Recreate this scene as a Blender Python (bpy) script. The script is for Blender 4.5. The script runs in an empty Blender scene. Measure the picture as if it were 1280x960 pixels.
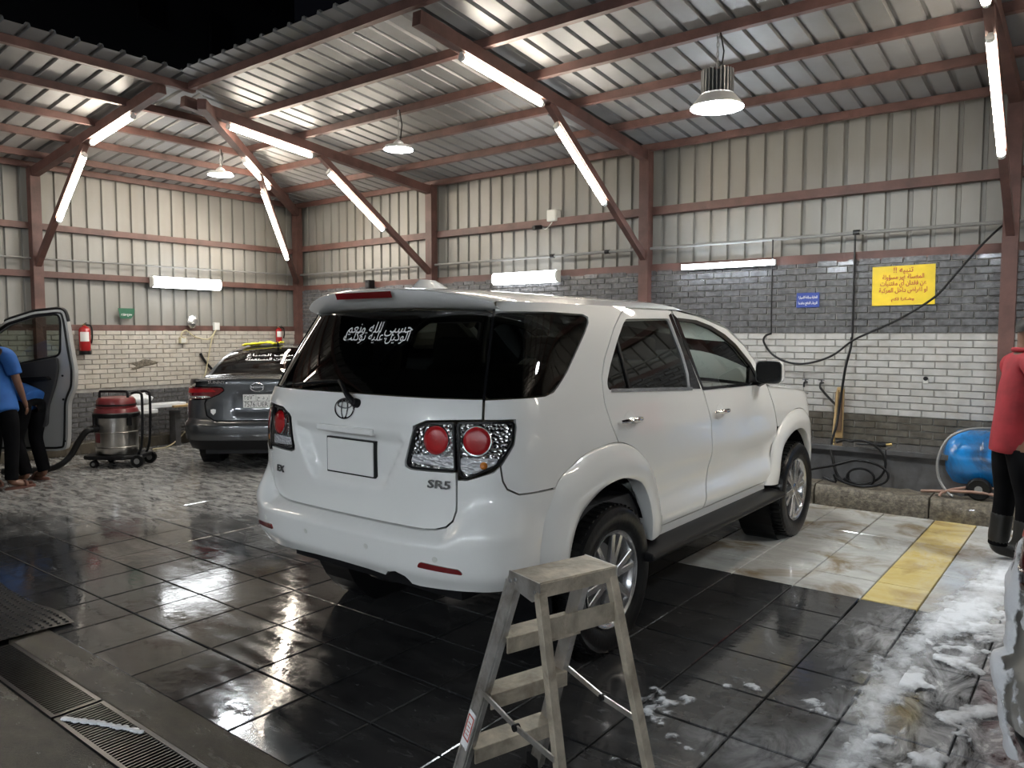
import bpy, bmesh, math, random
from mathutils import Vector, Matrix, geometry
random.seed(7)
R = math.radians
C = bpy.context.scene.collection

# ------------------------------------------------------------------ camera, world, exposure
sc = bpy.context.scene
cam_d = bpy.data.cameras.new('camera'); cam = bpy.data.objects.new('camera', cam_d); C.objects.link(cam)
cam_d.sensor_fit = 'HORIZONTAL'; cam_d.sensor_width = 36.0; cam_d.lens = 36.0 * 958 / 1280
cam_d.clip_start = 0.05; cam_d.clip_end = 300
# looks along the floor at 52 degrees from +X, 3.8 degrees down, eye height 1.6 m
cr = Vector((0.7876, 0.6162, 0)); cf = Vector((-0.6148, 0.7859, -0.0656)).normalized()
cr = (cr - cr.dot(cf) * cf).normalized(); cu = cr.cross(cf)
cam.matrix_world = Matrix(((cr.x, cu.x, -cf.x, 0), (cr.y, cu.y, -cf.y, 0), (cr.z, cu.z, -cf.z, 1.6), (0, 0, 0, 1)))
sc.camera = cam
w = bpy.data.worlds.new('night'); sc.world = w; w.use_nodes = True
w.node_tree.nodes['Background'].inputs[0].default_value = (.0012, .0013, .0018, 1)
w.node_tree.nodes['Background'].inputs[1].default_value = 1.0
sc.view_settings.view_transform = 'Standard'; sc.view_settings.look = 'None'
sc.view_settings.gamma = 1.0; sc.view_settings.use_curve_mapping = False
sc.view_settings.exposure = 0.75
TUBE_WARM = 48.0; TUBE_COOL = 55.0; BAY = 110.0; TUBE_YARD = 235.0

# ------------------------------------------------------------------ materials
MATS = {}
def nmat(name):
    m = bpy.data.materials.new(name); m.use_nodes = True
    nt = m.node_tree; b = nt.nodes['Principled BSDF']; MATS[name] = m
    return m, nt, b
def N(nt, t, **k):
    n = nt.nodes.new(t)
    for a, v in k.items():
        if a[0] == '_': setattr(n, a[1:], v)
        else: n.inputs[a.replace('__', ' ')].default_value = v
    return n
def L(nt, a, b): nt.links.new(a, b)
def ramp(nt, fac, stops):
    r = nt.nodes.new('ShaderNodeValToRGB'); e = r.color_ramp.elements
    while len(e) < len(stops): e.new(0.5)
    for i, (p, c) in enumerate(stops):
        e[i].position = p; e[i].color = c if len(c) == 4 else (*c, 1)
    L(nt, fac, r.inputs[0]); return r
def mix(nt, fac, a, b):
    m = nt.nodes.new('ShaderNodeMix'); m.data_type = 'RGBA'
    if hasattr(fac, 'links'): L(nt, fac, m.inputs[0])
    else: m.inputs[0].default_value = fac
    for s, i in ((a, 6), (b, 7)):
        if hasattr(s, 'links'): L(nt, s, m.inputs[i])
        else: m.inputs[i].default_value = (*s, 1) if len(s) == 3 else s
    return m.outputs[2]
def mth(nt, op, a, b=None, c=None, clamp=False):
    m = nt.nodes.new('ShaderNodeMath'); m.operation = op; m.use_clamp = clamp
    for i, s in enumerate((a, b, c)):
        if s is None: continue
        if hasattr(s, 'links'): L(nt, s, m.inputs[i])
        else: m.inputs[i].default_value = s
    return m.outputs[0]
def noise(nt, vec, scale, detail=4, rough=.55, dist=0):
    n = N(nt, 'ShaderNodeTexNoise', Scale=scale, Detail=detail, Roughness=rough, Distortion=dist)
    if vec is not None: L(nt, vec, n.inputs['Vector'])
    return n.outputs['Fac']
def pos(nt, obj=False, scale=(1, 1, 1), rot=0):
    g = nt.nodes.new('ShaderNodeTexCoord').outputs['Object'] if obj else nt.nodes.new('ShaderNodeNewGeometry').outputs['Position']
    mp = N(nt, 'ShaderNodeMapping', Scale=scale, Rotation=(0, 0, rot)); L(nt, g, mp.inputs[0]); return mp.outputs[0]
def bump(nt, b, h, strength, dist=0.01):
    n = N(nt, 'ShaderNodeBump', Strength=strength, Distance=dist); L(nt, h, n.inputs['Height']); L(nt, n.outputs[0], b.inputs['Normal']); return n
def mat(name, col, rough=.5, metal=0, coat=0, var=0, vs=6, dirt=None, dirt_amt=.5, bmp=0, bs=30, obj=False, spec=.5, trans=0, dscale=None, coat_r=.03):
    """plain surface with tonal noise, optional dirt colour and fine relief"""
    m, nt, b = nmat(name)
    b.inputs['Roughness'].default_value = rough; b.inputs['Metallic'].default_value = metal
    b.inputs['Coat Weight'].default_value = coat; b.inputs['Coat Roughness'].default_value = coat_r
    b.inputs['Specular IOR Level'].default_value = spec; b.inputs['Transmission Weight'].default_value = trans
    c = (*col, 1); b.inputs['Base Color'].default_value = c
    p = pos(nt, obj, dscale or (1, 1, 1))
    out = None
    if var:
        f = noise(nt, p, vs, 5)
        r = ramp(nt, f, [(.3, tuple(x * (1 - var) for x in col)), (.7, tuple(min(1, x * (1 + var)) for x in col))]); out = r.outputs[0]
    if dirt:
        f = ramp(nt, noise(nt, p, vs * .6, 6, .65, .6), [(.52 - .1 * dirt_amt, (0, 0, 0)), (.72, (dirt_amt,) * 3)]).outputs[0]
        out = mix(nt, f, out if out is not None else col, dirt)
    if out is not None: L(nt, out, b.inputs['Base Color'])
    if bmp: bump(nt, b, noise(nt, p, bs, 4), bmp)
    return m
def emit(name, col, s):
    m, nt, b = nmat(name); b.inputs['Base Color'].default_value = (.8, .8, .8, 1)
    b.inputs['Emission Color'].default_value = (*col, 1); b.inputs['Emission Strength'].default_value = s; return m
def glass(name, tint, rough=.01, ior=1.5):
    m, nt, b = nmat(name); nt.nodes.remove(b)
    t = N(nt, 'ShaderNodeBsdfTransparent', Color=(*tint, 1)); g = N(nt, 'ShaderNodeBsdfGlossy', Roughness=rough, Color=(1, 1, 1, 1))
    fr = N(nt, 'ShaderNodeFresnel', IOR=ior); mx = nt.nodes.new('ShaderNodeMixShader')
    L(nt, fr.outputs[0], mx.inputs[0]); L(nt, t.outputs[0], mx.inputs[1]); L(nt, g.outputs[0], mx.inputs[2])
    L(nt, mx.outputs[0], nt.nodes['Material Output'].inputs[0]); return m

mat('steel', (.115, .055, .045), .5, 0, 0, .35, 5, (.06, .03, .025), .6, .15, 60)
mat('zinc_wall', (.245, .24, .224), .48, .2, 0, .12, 2.0, (.24, .21, .17), .45, .05, 20, dscale=(1, 1, .35))
mat('zinc_roof', (.25, .252, .256), .46, .35, 0, .22, 1.6, (.17, .155, .135), .5, .05, 20, dscale=(.6, .6, .6))
mat('dark_building', (.05, .05, .055), .9)
mat('conduit', (.27, .27, .265), .4, .4)
mat('black_rubber', (.006, .006, .0065), .38, 0, 0, .3, 8, spec=.25)
mat('black_plastic', (.007, .007, .008), .38, spec=.22)
mat('gloss_black', (.008, .008, .009), .08, 0, .6)
mat('tyre', (.008, .008, .0085), .3, 0, .08, .3, 10, bmp=.2, bs=40, coat_r=.1, spec=.25)
mat('alloy', (.62, .62, .63), .22, .9, 0, .08, 12)
mat('badge_metal', (.22, .22, .23), .25, .9)
mat('chrome', (.85, .85, .86), .06, 1)
mat('paint_white', (.80, .80, .78), .32, 0, 1.0, .015, 2, coat_r=.02)
mat('paint_grey', (.050, .053, .057), .35, .5, 1.0, coat_r=.03)
mat('paint_silver', (.42, .40, .36), .33, .45, 1.0, coat_r=.03)
mat('van_silver', (.46, .46, .45), .35, .4, .8)
mat('lamp_red', (.40, .003, .008), .3, 0, 0)
mat('lamp_dark_red', (.14, .004, .006), .15, 0, .8)
mat('lamp_amber', (.6, .2, .03), .2, 0, .5)
m_, nt_, b_ = nmat('lamp_chrome'); b_.inputs['Metallic'].default_value = 1; b_.inputs['Roughness'].default_value = .16; b_.inputs['Base Color'].default_value = (.62, .62, .63, 1)
v_ = N(nt_, 'ShaderNodeTexVoronoi', Scale=60.0); L(nt_, pos(nt_, True), v_.inputs['Vector']); bump(nt_, b_, v_.outputs['Distance'], .5, .02)
m_, nt_, b_ = nmat('lamp_clear'); b_.inputs['Metallic'].default_value = .3; b_.inputs['Roughness'].default_value = .2; b_.inputs['Base Color'].default_value = (.72, .73, .75, 1)
v_ = N(nt_, 'ShaderNodeTexVoronoi', Scale=45.0); L(nt_, pos(nt_, True, (1, 1, 2)), v_.inputs['Vector']); bump(nt_, b_, v_.outputs['Distance'], .6, .02)
glass('glass_dark', (.045, .05, .05)); glass('glass_light', (.50, .54, .52)); glass('glass_mid', (.2, .22, .22)); glass('lamp_cover', (.95, .95, .95), ior=1.25)
mat('trim_beige', (.52, .46, .37), .6, 0, 0, .1, 8)
mat('interior_dark', (.03, .03, .033), .7)
mat('plate_white', (.74, .74, .72), .4)
mat('ink', (.012, .012, .014), .5)
mat('white_print', (.8, .8, .8), .5)
mat('red_print', (.45, .05, .03), .5)
mat('sign_yellow', (.80, .58, .02), .35, 0, .3, .1, 8, bmp=.12, bs=14)
mat('sign_blue', (.03, .06, .30), .4)
mat('sign_green', (.02, .11, .06), .4)
mat('extinguisher_red', (.33, .012, .014), .25, 0, .5)
mat('brick_white', (.43, .42, .405), .30, 0, .25, .14, 9, (.30, .25, .20), .4, .35, 45, coat_r=.15)
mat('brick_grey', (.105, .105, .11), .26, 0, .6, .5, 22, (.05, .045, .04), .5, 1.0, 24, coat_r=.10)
mat('brick_moss', (.105, .095, .078), .30, 0, .3, .4, 14, (.05, .036, .018), .8, .6, 50, coat_r=.12)
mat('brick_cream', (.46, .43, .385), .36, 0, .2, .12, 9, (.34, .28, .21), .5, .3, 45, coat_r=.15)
mat('mortar', (.30, .285, .265), .7, 0, 0, .3, 12)
mat('grout', (.022, .022, .022), .3)
mat('concrete', (.16, .155, .145), .6, 0, 0, .3, 5, (.075, .065, .05), .7, .3, 40)
mat('wet_stone', (.085, .085, .088), .16, 0, .3, .35, 5, (.045, .038, .03), .6, .12, 20, coat_r=.08)
mat('kerb_stone', (.145, .125, .095), .55, 0, .15, .6, 30, (.05, .04, .028), .8, .9, 55)
mat('drain_metal', (.010, .010, .011), .28, .2, 0, .4, 20)
mat('aluminium', (.66, .64, .61), .38, .85, 0, .2, 14, (.22, .17, .11), .7, .1, 60, obj=True)
mat('aluminium_dirty', (.50, .44, .35), .48, .45, 0, .3, 14, (.16, .12, .08), .7, .2, 60, obj=True)
mat('stainless', (.42, .41, .39), .28, 1, 0, .15, 10)
mat('vac_red', (.16, .022, .025), .35, 0, .2)
mat('skin', (.155, .075, .045), .5, 0, 0, .12, 12)
mat('hair', (.008, .007, .006), .6)
mat('cloth_blue', (.012, .090, .32), .8, 0, 0, .2, 7, bmp=.3, bs=16)
mat('cloth_red', (.26, .014, .022), .8, 0, 0, .25, 7, bmp=.3, bs=14)
mat('cloth_black', (.005, .005, .006), .95, 0, 0, .3, 8, spec=.08)
mat('boot_rubber', (.022, .021, .020), .4, 0, .1, spec=.3)
mat('sandal', (.12, .045, .03), .6)
mat('tank_blue', (.012, .20, .55), .2, 0, .4, .15, 6, (.03, .025, .02), .95, .1, 20)
mat('wood', (.40, .27, .12), .6, 0, 0, .2, 10)
mat('bristle_dark', (.16, .10, .06), .8)
mat('brass', (.55, .40, .16), .35, .9)
mat('hose_tan', (.28, .17, .13), .45)
mat('cable_cream', (.50, .44, .28), .5)
mat('plastic_white', (.62, .62, .58), .4)
mat('plastic_yellow', (.75, .68, .03), .8, 0, 0, .2, 14, bmp=.4)
mat('foil', (.6, .6, .6), .25, .9, bmp=.9, bs=40)
mat('board_white', (.68, .70, .72), .35, 0, .2, .05, 6)
mat('lamp_body', (.55, .55, .54), .4, .3)
m_, nt_, b_ = nmat('foam'); b_.inputs['Base Color'].default_value = (.78, .80, .84, 1); b_.inputs['Roughness'].default_value = .4; b_.inputs['Coat Weight'].default_value = .3
bump(nt_, b_, noise(nt_, pos(nt_), 90, 3), .5, .01)
m_, nt_, b_ = nmat('foam_film'); b_.inputs['Base Color'].default_value = (.78, .80, .84, 1); b_.inputs['Roughness'].default_value = .4
at_ = N(nt_, 'ShaderNodeAttribute', _attribute_name='thick'); p_ = pos(nt_, scale=(1, .6, 1))
f_ = mth(nt_, 'ADD', at_.outputs['Fac'], mth(nt_, 'MULTIPLY', mth(nt_, 'SUBTRACT', noise(nt_, p_, 28, 6, .7, .6), .5), .34))
f_ = ramp(nt_, f_, [(.02, (0, 0, 0)), (.16, (.55, .55, .55)), (.34, (.97, .97, .97))]).outputs[0]
L(nt_, f_, b_.inputs['Alpha']); bump(nt_, b_, noise(nt_, pos(nt_), 80, 3), .5, .01)
m_, nt_, b_ = nmat('foam_puff'); b_.inputs['Base Color'].default_value = (.80, .81, .84, 1); b_.inputs['Roughness'].default_value = .4
at_ = N(nt_, 'ShaderNodeAttribute', _attribute_name='thick')
f_ = mth(nt_, 'ADD', at_.outputs['Fac'], mth(nt_, 'MULTIPLY', mth(nt_, 'SUBTRACT', noise(nt_, pos(nt_), 30, 5, .65), .5), .22))
L(nt_, ramp(nt_, f_, [(.03, (0, 0, 0)), (.10, (1, 1, 1))]).outputs[0], b_.inputs['Alpha']); bump(nt_, b_, noise(nt_, pos(nt_), 70, 3), .5, .01)
emit('tube_warm', (1, .89, .74), TUBE_WARM); emit('tube_cool', (.80, .90, 1.0), TUBE_COOL); emit('bay_light', (.90, .97, 1.0), BAY)
emit('diffuser', (.93, .97, 1.0), 9.0); emit('tube_yard', (.84, .92, 1.0), TUBE_YARD)

def tile_mat(name, a, b2, film=.5, pale=True, rough=(.03, .22), stain=None, grit=0):
    """wet ceramic floor tile: slate tone, soap film in its own streaks, water skin"""
    m, nt, b = nmat(name)
    p = pos(nt); ps = pos(nt, scale=(1, 3.2, 1), rot=.5)
    g = nt.nodes.new('ShaderNodeNewGeometry'); sx = nt.nodes.new('ShaderNodeSeparateXYZ'); L(nt, g.outputs['Position'], sx.inputs[0])
    n1 = noise(nt, ps, 2.2, 6, .6, .4); n2 = noise(nt, p, 9, 5, .6)
    col = ramp(nt, mth(nt, 'MULTIPLY_ADD', n2, .35, mth(nt, 'MULTIPLY', n1, .65)), [(.32, a), (.68, b2)]).outputs[0]
    if stain:
        st = ramp(nt, noise(nt, p, 2.4, 5, .6, .8), [(.48, (0, 0, 0)), (.66, (.85, .85, .85))]).outputs[0]
        col = mix(nt, st, col, stain)
    # drying soap residue, mottled, on the part of the yard away from the drain
    d = mth(nt, 'ADD', mth(nt, 'MULTIPLY', sx.outputs[0], -.57), mth(nt, 'MULTIPLY', sx.outputs[1], .82))
    d = mth(nt, 'ADD', d, mth(nt, 'MULTIPLY', mth(nt, 'SUBTRACT', noise(nt, p, .9, 4), .5), 2.6))
    zone = nt.nodes.new('ShaderNodeMapRange')
    zone.inputs[1].default_value = 5.7; zone.inputs[2].default_value = 6.7; L(nt, d, zone.inputs[0])
    mot = ramp(nt, noise(nt, pos(nt, scale=(1.3, 4.0, 1), rot=-.45), 3.4, 8, .72, .5), [(.32, (0, 0, 0)), (.68, (1, 1, 1))]).outputs[0]
    if pale:
        col = mix(nt, mth(nt, 'MULTIPLY', mth(nt, 'MULTIPLY', zone.outputs[0], mot), .9), col, (.50, .49, .47))
    # thin streaks of film everywhere
    sk = ramp(nt, noise(nt, pos(nt, scale=(1, 5, 1), rot=.95), 5.5, 9, .75, 1.2), [(.60, (0, 0, 0)), (.78, (film,) * 3)]).outputs[0]
    col = mix(nt, sk, col, (.33, .33, .34))
    # lather spread round the car at the right
    e = mth(nt, 'ADD', mth(nt, 'MULTIPLY', sx.outputs[0], 1.0), mth(nt, 'MULTIPLY', mth(nt, 'SUBTRACT', noise(nt, p, 1.3, 5), .5), 1.5))
    z2 = nt.nodes.new('ShaderNodeMapRange'); z2.inputs[1].default_value = -1.15; z2.inputs[2].default_value = -.45; L(nt, e, z2.inputs[0])
    la = ramp(nt, noise(nt, pos(nt, scale=(2.2, 1, 1), rot=.35), 3.0, 9, .68, 1.6), [(.38, (0, 0, 0)), (.62, (1, 1, 1))]).outputs[0]
    lf = mth(nt, 'MULTIPLY', mth(nt, 'MULTIPLY', z2.outputs[0], la), .8)
    col = mix(nt, lf, col, (.60, .60, .62))
    L(nt, col, b.inputs['Base Color'])
    rr = ramp(nt, noise(nt, ps, 3.0, 7, .65, .5), [(.35, (rough[0],) * 3), (.72, (rough[1],) * 3)]).outputs[0]
    rr = mth(nt, 'MAXIMUM', rr, mth(nt, 'MULTIPLY', lf, .4))
    L(nt, rr, b.inputs['Roughness']); b.inputs['Specular IOR Level'].default_value = .48
    h = mth(nt, 'ADD', mth(nt, 'MULTIPLY', noise(nt, p, 26, 3), .35), mth(nt, 'MULTIPLY', noise(nt, p, 6, 2), 1.0))
    if grit: h = mth(nt, 'ADD', h, mth(nt, 'MULTIPLY', noise(nt, p, 130, 4, .7), grit))
    bump(nt, b, h, .10 if not grit else .5, .012)
    return m
tile_mat('tile_slate', (.014, .014, .0155), (.046, .0455, .045))
tile_mat('tile_pale', (.36, .36, .345), (.56, .55, .52), .5, False, stain=(.19, .13, .06))
tile_mat('tile_yellow', (.56, .41, .11), (.66, .55, .27), .4, False, stain=(.34, .22, .07))
tile_mat('yard_concrete', (.055, .047, .036), (.13, .112, .085), .3, False, (.06, .40), grit=1.2)

# ------------------------------------------------------------------ mesh builder
class MB:
    def __init__(s): s.v = []; s.f = []
    def add(s, vs, fs):
        o = len(s.v); s.v += [tuple(v) for v in vs]; s.f += [tuple(i + o for i in f) for f in fs]; return s
    def box(s, x0, x1, y0, y1, z0, z1):
        return s.add([(x0, y0, z0), (x1, y0, z0), (x1, y1, z0), (x0, y1, z0), (x0, y0, z1), (x1, y0, z1), (x1, y1, z1), (x0, y1, z1)],
                     [(0, 3, 2, 1), (4, 5, 6, 7), (0, 1, 5, 4), (1, 2, 6, 5), (2, 3, 7, 6), (3, 0, 4, 7)])
    def bar(s, p, q, wd, ht, up=(0, 0, 1), w2=None, h2=None):
        p = Vector(p); q = Vector(q); d = (q - p).normalized(); u = Vector(up)
        if abs(d.dot(u)) > .98: u = Vector((0, 1, 0))
        sd = d.cross(u).normalized(); u = sd.cross(d)
        w2 = wd if w2 is None else w2; h2 = ht if h2 is None else h2
        vs = []
        for c, a, b in ((p, wd / 2, ht / 2), (q, w2 / 2, h2 / 2)):
            vs += [c - sd * a - u * b, c + sd * a - u * b, c + sd * a + u * b, c - sd * a + u * b]
        return s.add(vs, [(0, 1, 2, 3), (4, 7, 6, 5), (0, 4, 5, 1), (1, 5, 6, 2), (2, 6, 7, 3), (3, 7, 4, 0)])
    def cyl(s, p, q, r, r2=None, n=16, caps=True):
        p = Vector(p); q = Vector(q); d = (q - p).normalized(); r2 = r if r2 is None else r2
        a = d.orthogonal().normalized(); b = d.cross(a); vs = []
        for i in range(n):
            t = 2 * math.pi * i / n; o = a * math.cos(t) + b * math.sin(t); vs += [p + o * r, q + o * r2]
        fs = [(2 * i, 2 * ((i + 1) % n), 2 * ((i + 1) % n) + 1, 2 * i + 1) for i in range(n)]
        if caps: fs += [tuple(2 * i for i in range(n))[::-1], tuple(2 * i + 1 for i in range(n))]
        return s.add(vs, fs)
    def sweep(s, pts, r, n=8, closed=False):
        pts = [Vector(p) for p in pts]; m = len(pts); vs = []; prev = None
        rr = r if isinstance(r, (list, tuple)) else [r] * m
        for i, p in enumerate(pts):
            if closed: d = pts[(i + 1) % m] - pts[i - 1]
            else: d = pts[min(m - 1, i + 1)] - pts[max(0, i - 1)]
            d.normalize()
            a = d.orthogonal().normalized() if prev is None else (prev - d * prev.dot(d)).normalized()
            prev = a; b = d.cross(a)
            for k in range(n):
                t = 2 * math.pi * k / n; vs.append(p + (a * math.cos(t) + b * math.sin(t)) * rr[i])
        fs = []
        for i in range(m if closed else m - 1):
            j = (i + 1) % m
            for k in range(n):
                l = (k + 1) % n; fs.append((i * n + k, i * n + l, j * n + l, j * n + k))
        if not closed: fs += [tuple(range(n))[::-1], tuple((m - 1) * n + k for k in range(n))]
        return s.add(vs, fs)
    def lathe(s, prof, n=24, o=(0, 0, 0), ax=(0, 0, 1), cap=True):
        ax = Vector(ax).normalized(); a = ax.orthogonal().normalized(); b = ax.cross(a); o = Vector(o); m = len(prof); vs = []
        for i in range(n):
            t = 2 * math.pi * i / n; dd = a * math.cos(t) + b * math.sin(t)
            vs += [o + ax * z + dd * r for r, z in prof]
        fs = []
        for i in range(n):
            j = (i + 1) % n
            fs += [(i * m + k, j * m + k, j * m + k + 1, i * m + k + 1) for k in range(m - 1)]
        if cap:
            fs += [tuple(i * m for i in range(n))[::-1], tuple(i * m + m - 1 for i in range(n))]
        return s.add(vs, fs)
    def prism(s, poly, axis, a0, a1):
        """polygon in the plane across axis, extruded a0..a1"""
        def pt(p, t): return {'x': (t, p[0], p[1]), 'y': (p[0], t, p[1]), 'z': (p[0], p[1], t)}[axis]
        n = len(poly); vs = [pt(p, a0) for p in poly] + [pt(p, a1) for p in poly]
        return s.add(vs, [tuple(range(n))[::-1], tuple(range(n, 2 * n))] + [(i, (i + 1) % n, (i + 1) % n + n, i + n) for i in range(n)])
    def grid(s, fn, nu, nv, flip=False):
        vs = [fn(i / nu, j / nv) for i in range(nu + 1) for j in range(nv + 1)]; k = nv + 1
        fs = [(i * k + j, (i + 1) * k + j, (i + 1) * k + j + 1, i * k + j + 1) for i in range(nu) for j in range(nv)]
        return s.add(vs, [f[::-1] for f in fs] if flip else fs)
    def ball(s, c, r, n=12, sc=(1, 1, 1), m=8):
        c = Vector(c); vs = []; fs = []
        for j in range(m + 1):
            a = math.pi * j / m
            for i in range(n):
                t = 2 * math.pi * i / n
                vs.append(c + Vector((r * sc[0] * math.sin(a) * math.cos(t), r * sc[1] * math.sin(a) * math.sin(t), r * sc[2] * math.cos(a))))
        for j in range(m):
            for i in range(n): fs.append((j * n + i, (j + 1) * n + i, (j + 1) * n + (i + 1) % n, j * n + (i + 1) % n))
        return s.add(vs, fs)
    def mesh(s, name, material, smooth=None, fix=True):
        me = bpy.data.meshes.new(name); me.from_pydata(s.v, [], s.f)
        if fix:
            bm = bmesh.new(); bm.from_mesh(me); bmesh.ops.remove_doubles(bm, verts=bm.verts, dist=1e-6)
            bmesh.ops.recalc_face_normals(bm, faces=bm.faces); bm.to_mesh(me); bm.free()
        if material: me.materials.append(MATS[material])
        if smooth is not None: smooth_mesh(me, smooth)
        return me
    def build(s, name, material, parent=None, smooth=None, bevel=0, fix=True, seg=2):
        return obj(name, s.mesh(name, material, smooth, fix), parent, bevel, seg)
def smooth_mesh(me, ang):
    bm = bmesh.new(); bm.from_mesh(me)
    for f in bm.faces: f.smooth = True
    ca = R(ang)
    for e in bm.edges:
        if len(e.link_faces) == 2: e.smooth = e.calc_face_angle(0) < ca
    bm.to_mesh(me); bm.free()
def obj(name, me, parent=None, bevel=0, seg=2):
    o = bpy.data.objects.new(name, me); C.objects.link(o)
    if parent: o.parent = parent
    if bevel:
        b = o.modifiers.new('bevel', 'BEVEL'); b.width = bevel; b.segments = seg; b.limit_method = 'ANGLE'; b.angle_limit = R(40)
    return o
def tag(o, label=None, cat=None, group=None, kind=None):
    if label: o['label'] = label
    if cat: o['category'] = cat
    if group: o['group'] = group
    if kind: o['kind'] = kind
    return o
def thing(name, label, cat, loc=(0, 0, 0), rz=0, group=None):
    o = bpy.data.objects.new(name, None); C.objects.link(o); o.location = loc; o.rotation_euler = (0, 0, rz); o.empty_display_size = .2
    return tag(o, label, cat, group)
def copy_tree(o, parent=None):
    c = o.copy(); C.objects.link(c); c.parent = parent
    for ch in [x for x in C.objects if x.parent == o]: copy_tree(ch, c)
    return c
def spline(pts, n=8, closed=False):
    """Catmull-Rom through the points"""
    P = [Vector(p) for p in pts]; m = len(P); out = []
    for i in range(m if closed else m - 1):
        if closed: a, b, c, d = P[i - 1], P[i], P[(i + 1) % m], P[(i + 2) % m]
        else: a, b, c, d = P[max(0, i - 1)], P[i], P[i + 1], P[min(m - 1, i + 2)]
        for k in range(n):
            t = k / n
            out.append(.5 * ((2 * b) + (c - a) * t + (2 * a - 5 * b + 4 * c - d) * t * t + (3 * b - 3 * c + d - a) * t ** 3))
    if not closed: out.append(P[-1])
    return out
# Arabic shaping into presentation forms, right to left
AR = dict(zip('ءآأؤإئابةتثجحخدذرزسشصضطظعغفقكلمنهوىي', [(0xFE80, 1), (0xFE81, 2), (0xFE83, 2), (0xFE85, 2), (0xFE87, 2), (0xFE89, 4), (0xFE8D, 2), (0xFE8F, 4), (0xFE93, 2), (0xFE95, 4), (0xFE99, 4), (0xFE9D, 4), (0xFEA1, 4), (0xFEA5, 4), (0xFEA9, 2), (0xFEAB, 2), (0xFEAD, 2), (0xFEAF, 2), (0xFEB1, 4), (0xFEB5, 4), (0xFEB9, 4), (0xFEBD, 4), (0xFEC1, 4), (0xFEC5, 4), (0xFEC9, 4), (0xFECD, 4), (0xFED1, 4), (0xFED5, 4), (0xFED9, 4), (0xFEDD, 4), (0xFEE1, 4), (0xFEE5, 4), (0xFEE9, 4), (0xFEED, 2), (0xFEEF, 2), (0xFEF1, 4)]))
def arabic(t):
    out = []
    for i, ch in enumerate(t):
        if ch not in AR: out.append(ch); continue
        base, k = AR[ch]
        pv = t[i - 1] if i else ' '; nx = t[i + 1] if i + 1 < len(t) else ' '
        jp = pv in AR and AR[pv][1] == 4; jn = k == 4 and nx in AR and AR[nx][1] > 1
        form = 0
        if k >= 2 and jp: form = 1
        if k == 4 and jn: form = 3 if jp else 2
        out.append(chr(base + form))
    s = ''.join(out); return s[::-1]
def text(body, size, material, name, parent, mw, width=None, align='CENTER', ext=.001, shear=0, bold=0):
    c = bpy.data.curves.new('t', 'FONT'); c.body = body; c.size = size; c.align_x = align; c.align_y = 'CENTER'; c.extrude = ext; c.resolution_u = 2; c.shear = shear; c.offset = bold
    o = bpy.data.objects.new('t', c); C.objects.link(o)
    dg = bpy.context.evaluated_depsgraph_get(); me = bpy.data.meshes.new_from_object(o.evaluated_get(dg))
    bpy.data.objects.remove(o); bpy.data.curves.remove(c)
    if width and len(me.vertices):
        xs = [v.co.x for v in me.vertices]; k = width / max(1e-6, max(xs) - min(xs)); me.transform(Matrix.Diagonal((k, 1, 1, 1)))
    me.transform(mw); me.name = name
    me.materials.clear(); me.materials.append(MATS[material])
    o = obj(name, me, parent)
    if name == 'window_lettering': o['kind'] = 'stuff'
    return o
def frame(o, x, z):
    """matrix: local X along x, local Y along z (up on the face), local Z outward"""
    x = Vector(x).normalized(); z = Vector(z); z = (z - x * z.dot(x)).normalized(); n = x.cross(z)
    return Matrix(((x.x, z.x, n.x, o[0]), (x.y, z.y, n.y, o[1]), (x.z, z.z, n.z, o[2]), (0, 0, 0, 1)))

# ------------------------------------------------------------------ the setting
XL, YR = -10.95, 8.10                    # inner faces of the two clad walls
def in_view(p, m=.03):
    d = Vector(p) - Vector((0, 0, 1.6)); z = d.dot(cf)
    if z < .2: return None
    x = d.dot(cr) / z * 958 / 640; y = d.dot(cu) / z * 958 / 480
    return z if abs(x) < 1 + m and abs(y) < 1 + m else None
# floor
fl = MB().box(-14, 9, -9, 9, -.14, -.045).build('floor', 'grout'); tag(fl, 'dark wet tiled floor of the wash yard', 'floor', kind='structure')
PX, PY = .402, .404
cols = []; x = -1.14
while x > -12: cols.append((x - PX, x)); x -= PX
cols.append((-1.14, -.83)); x = -.83
while x < 7: cols.append((x, x + PX)); x += PX
tiles = []
for a, b in cols:
    yl = a > -1.2 and a < -1.1
    k = 0
    while True:
        y0 = 1.646 + k * PY; k += 1
        if y0 > 7.36: break
        y1 = min(y0 + PY, 7.37)
        if y1 - y0 < .05: break
        xm, ym = (a + b) / 2, (y0 + y1) / 2
        mt = 'tile_slate'
        if y0 > 4.8: mt = 'tile_yellow' if yl else ('tile_pale' if a > -2.4 else 'tile_slate')
        tiles.append((in_view((xm, ym, 0)), a, b, y0, y1, mt))
    if a < -6.0:
        for y0 in (1.242, .838, .434, .03): tiles.append((None, a, b, y0, y0 + PY, 'tile_slate'))
def tile_mb(mb, x0, x1, y0, y1, z=0.0, g=.0038, bv=.004):
    a0, a1, b0, b1 = x0 + g, x1 - g, y0 + g, y1 - g
    mb.add([(a0, b0, -.046), (a1, b0, -.046), (a1, b1, -.046), (a0, b1, -.046), (a0, b0, z - bv), (a1, b0, z - bv), (a1, b1, z - bv), (a0, b1, z - bv),
            (a0 + bv, b0 + bv, z), (a1 - bv, b0 + bv, z), (a1 - bv, b1 - bv, z), (a0 + bv, b1 - bv, z)],
           [(8, 9, 10, 11), (4, 5, 9, 8), (5, 6, 10, 9), (6, 7, 11, 10), (7, 4, 8, 11), (0, 1, 5, 4), (1, 2, 6, 5), (2, 3, 7, 6), (3, 0, 4, 7)])
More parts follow.
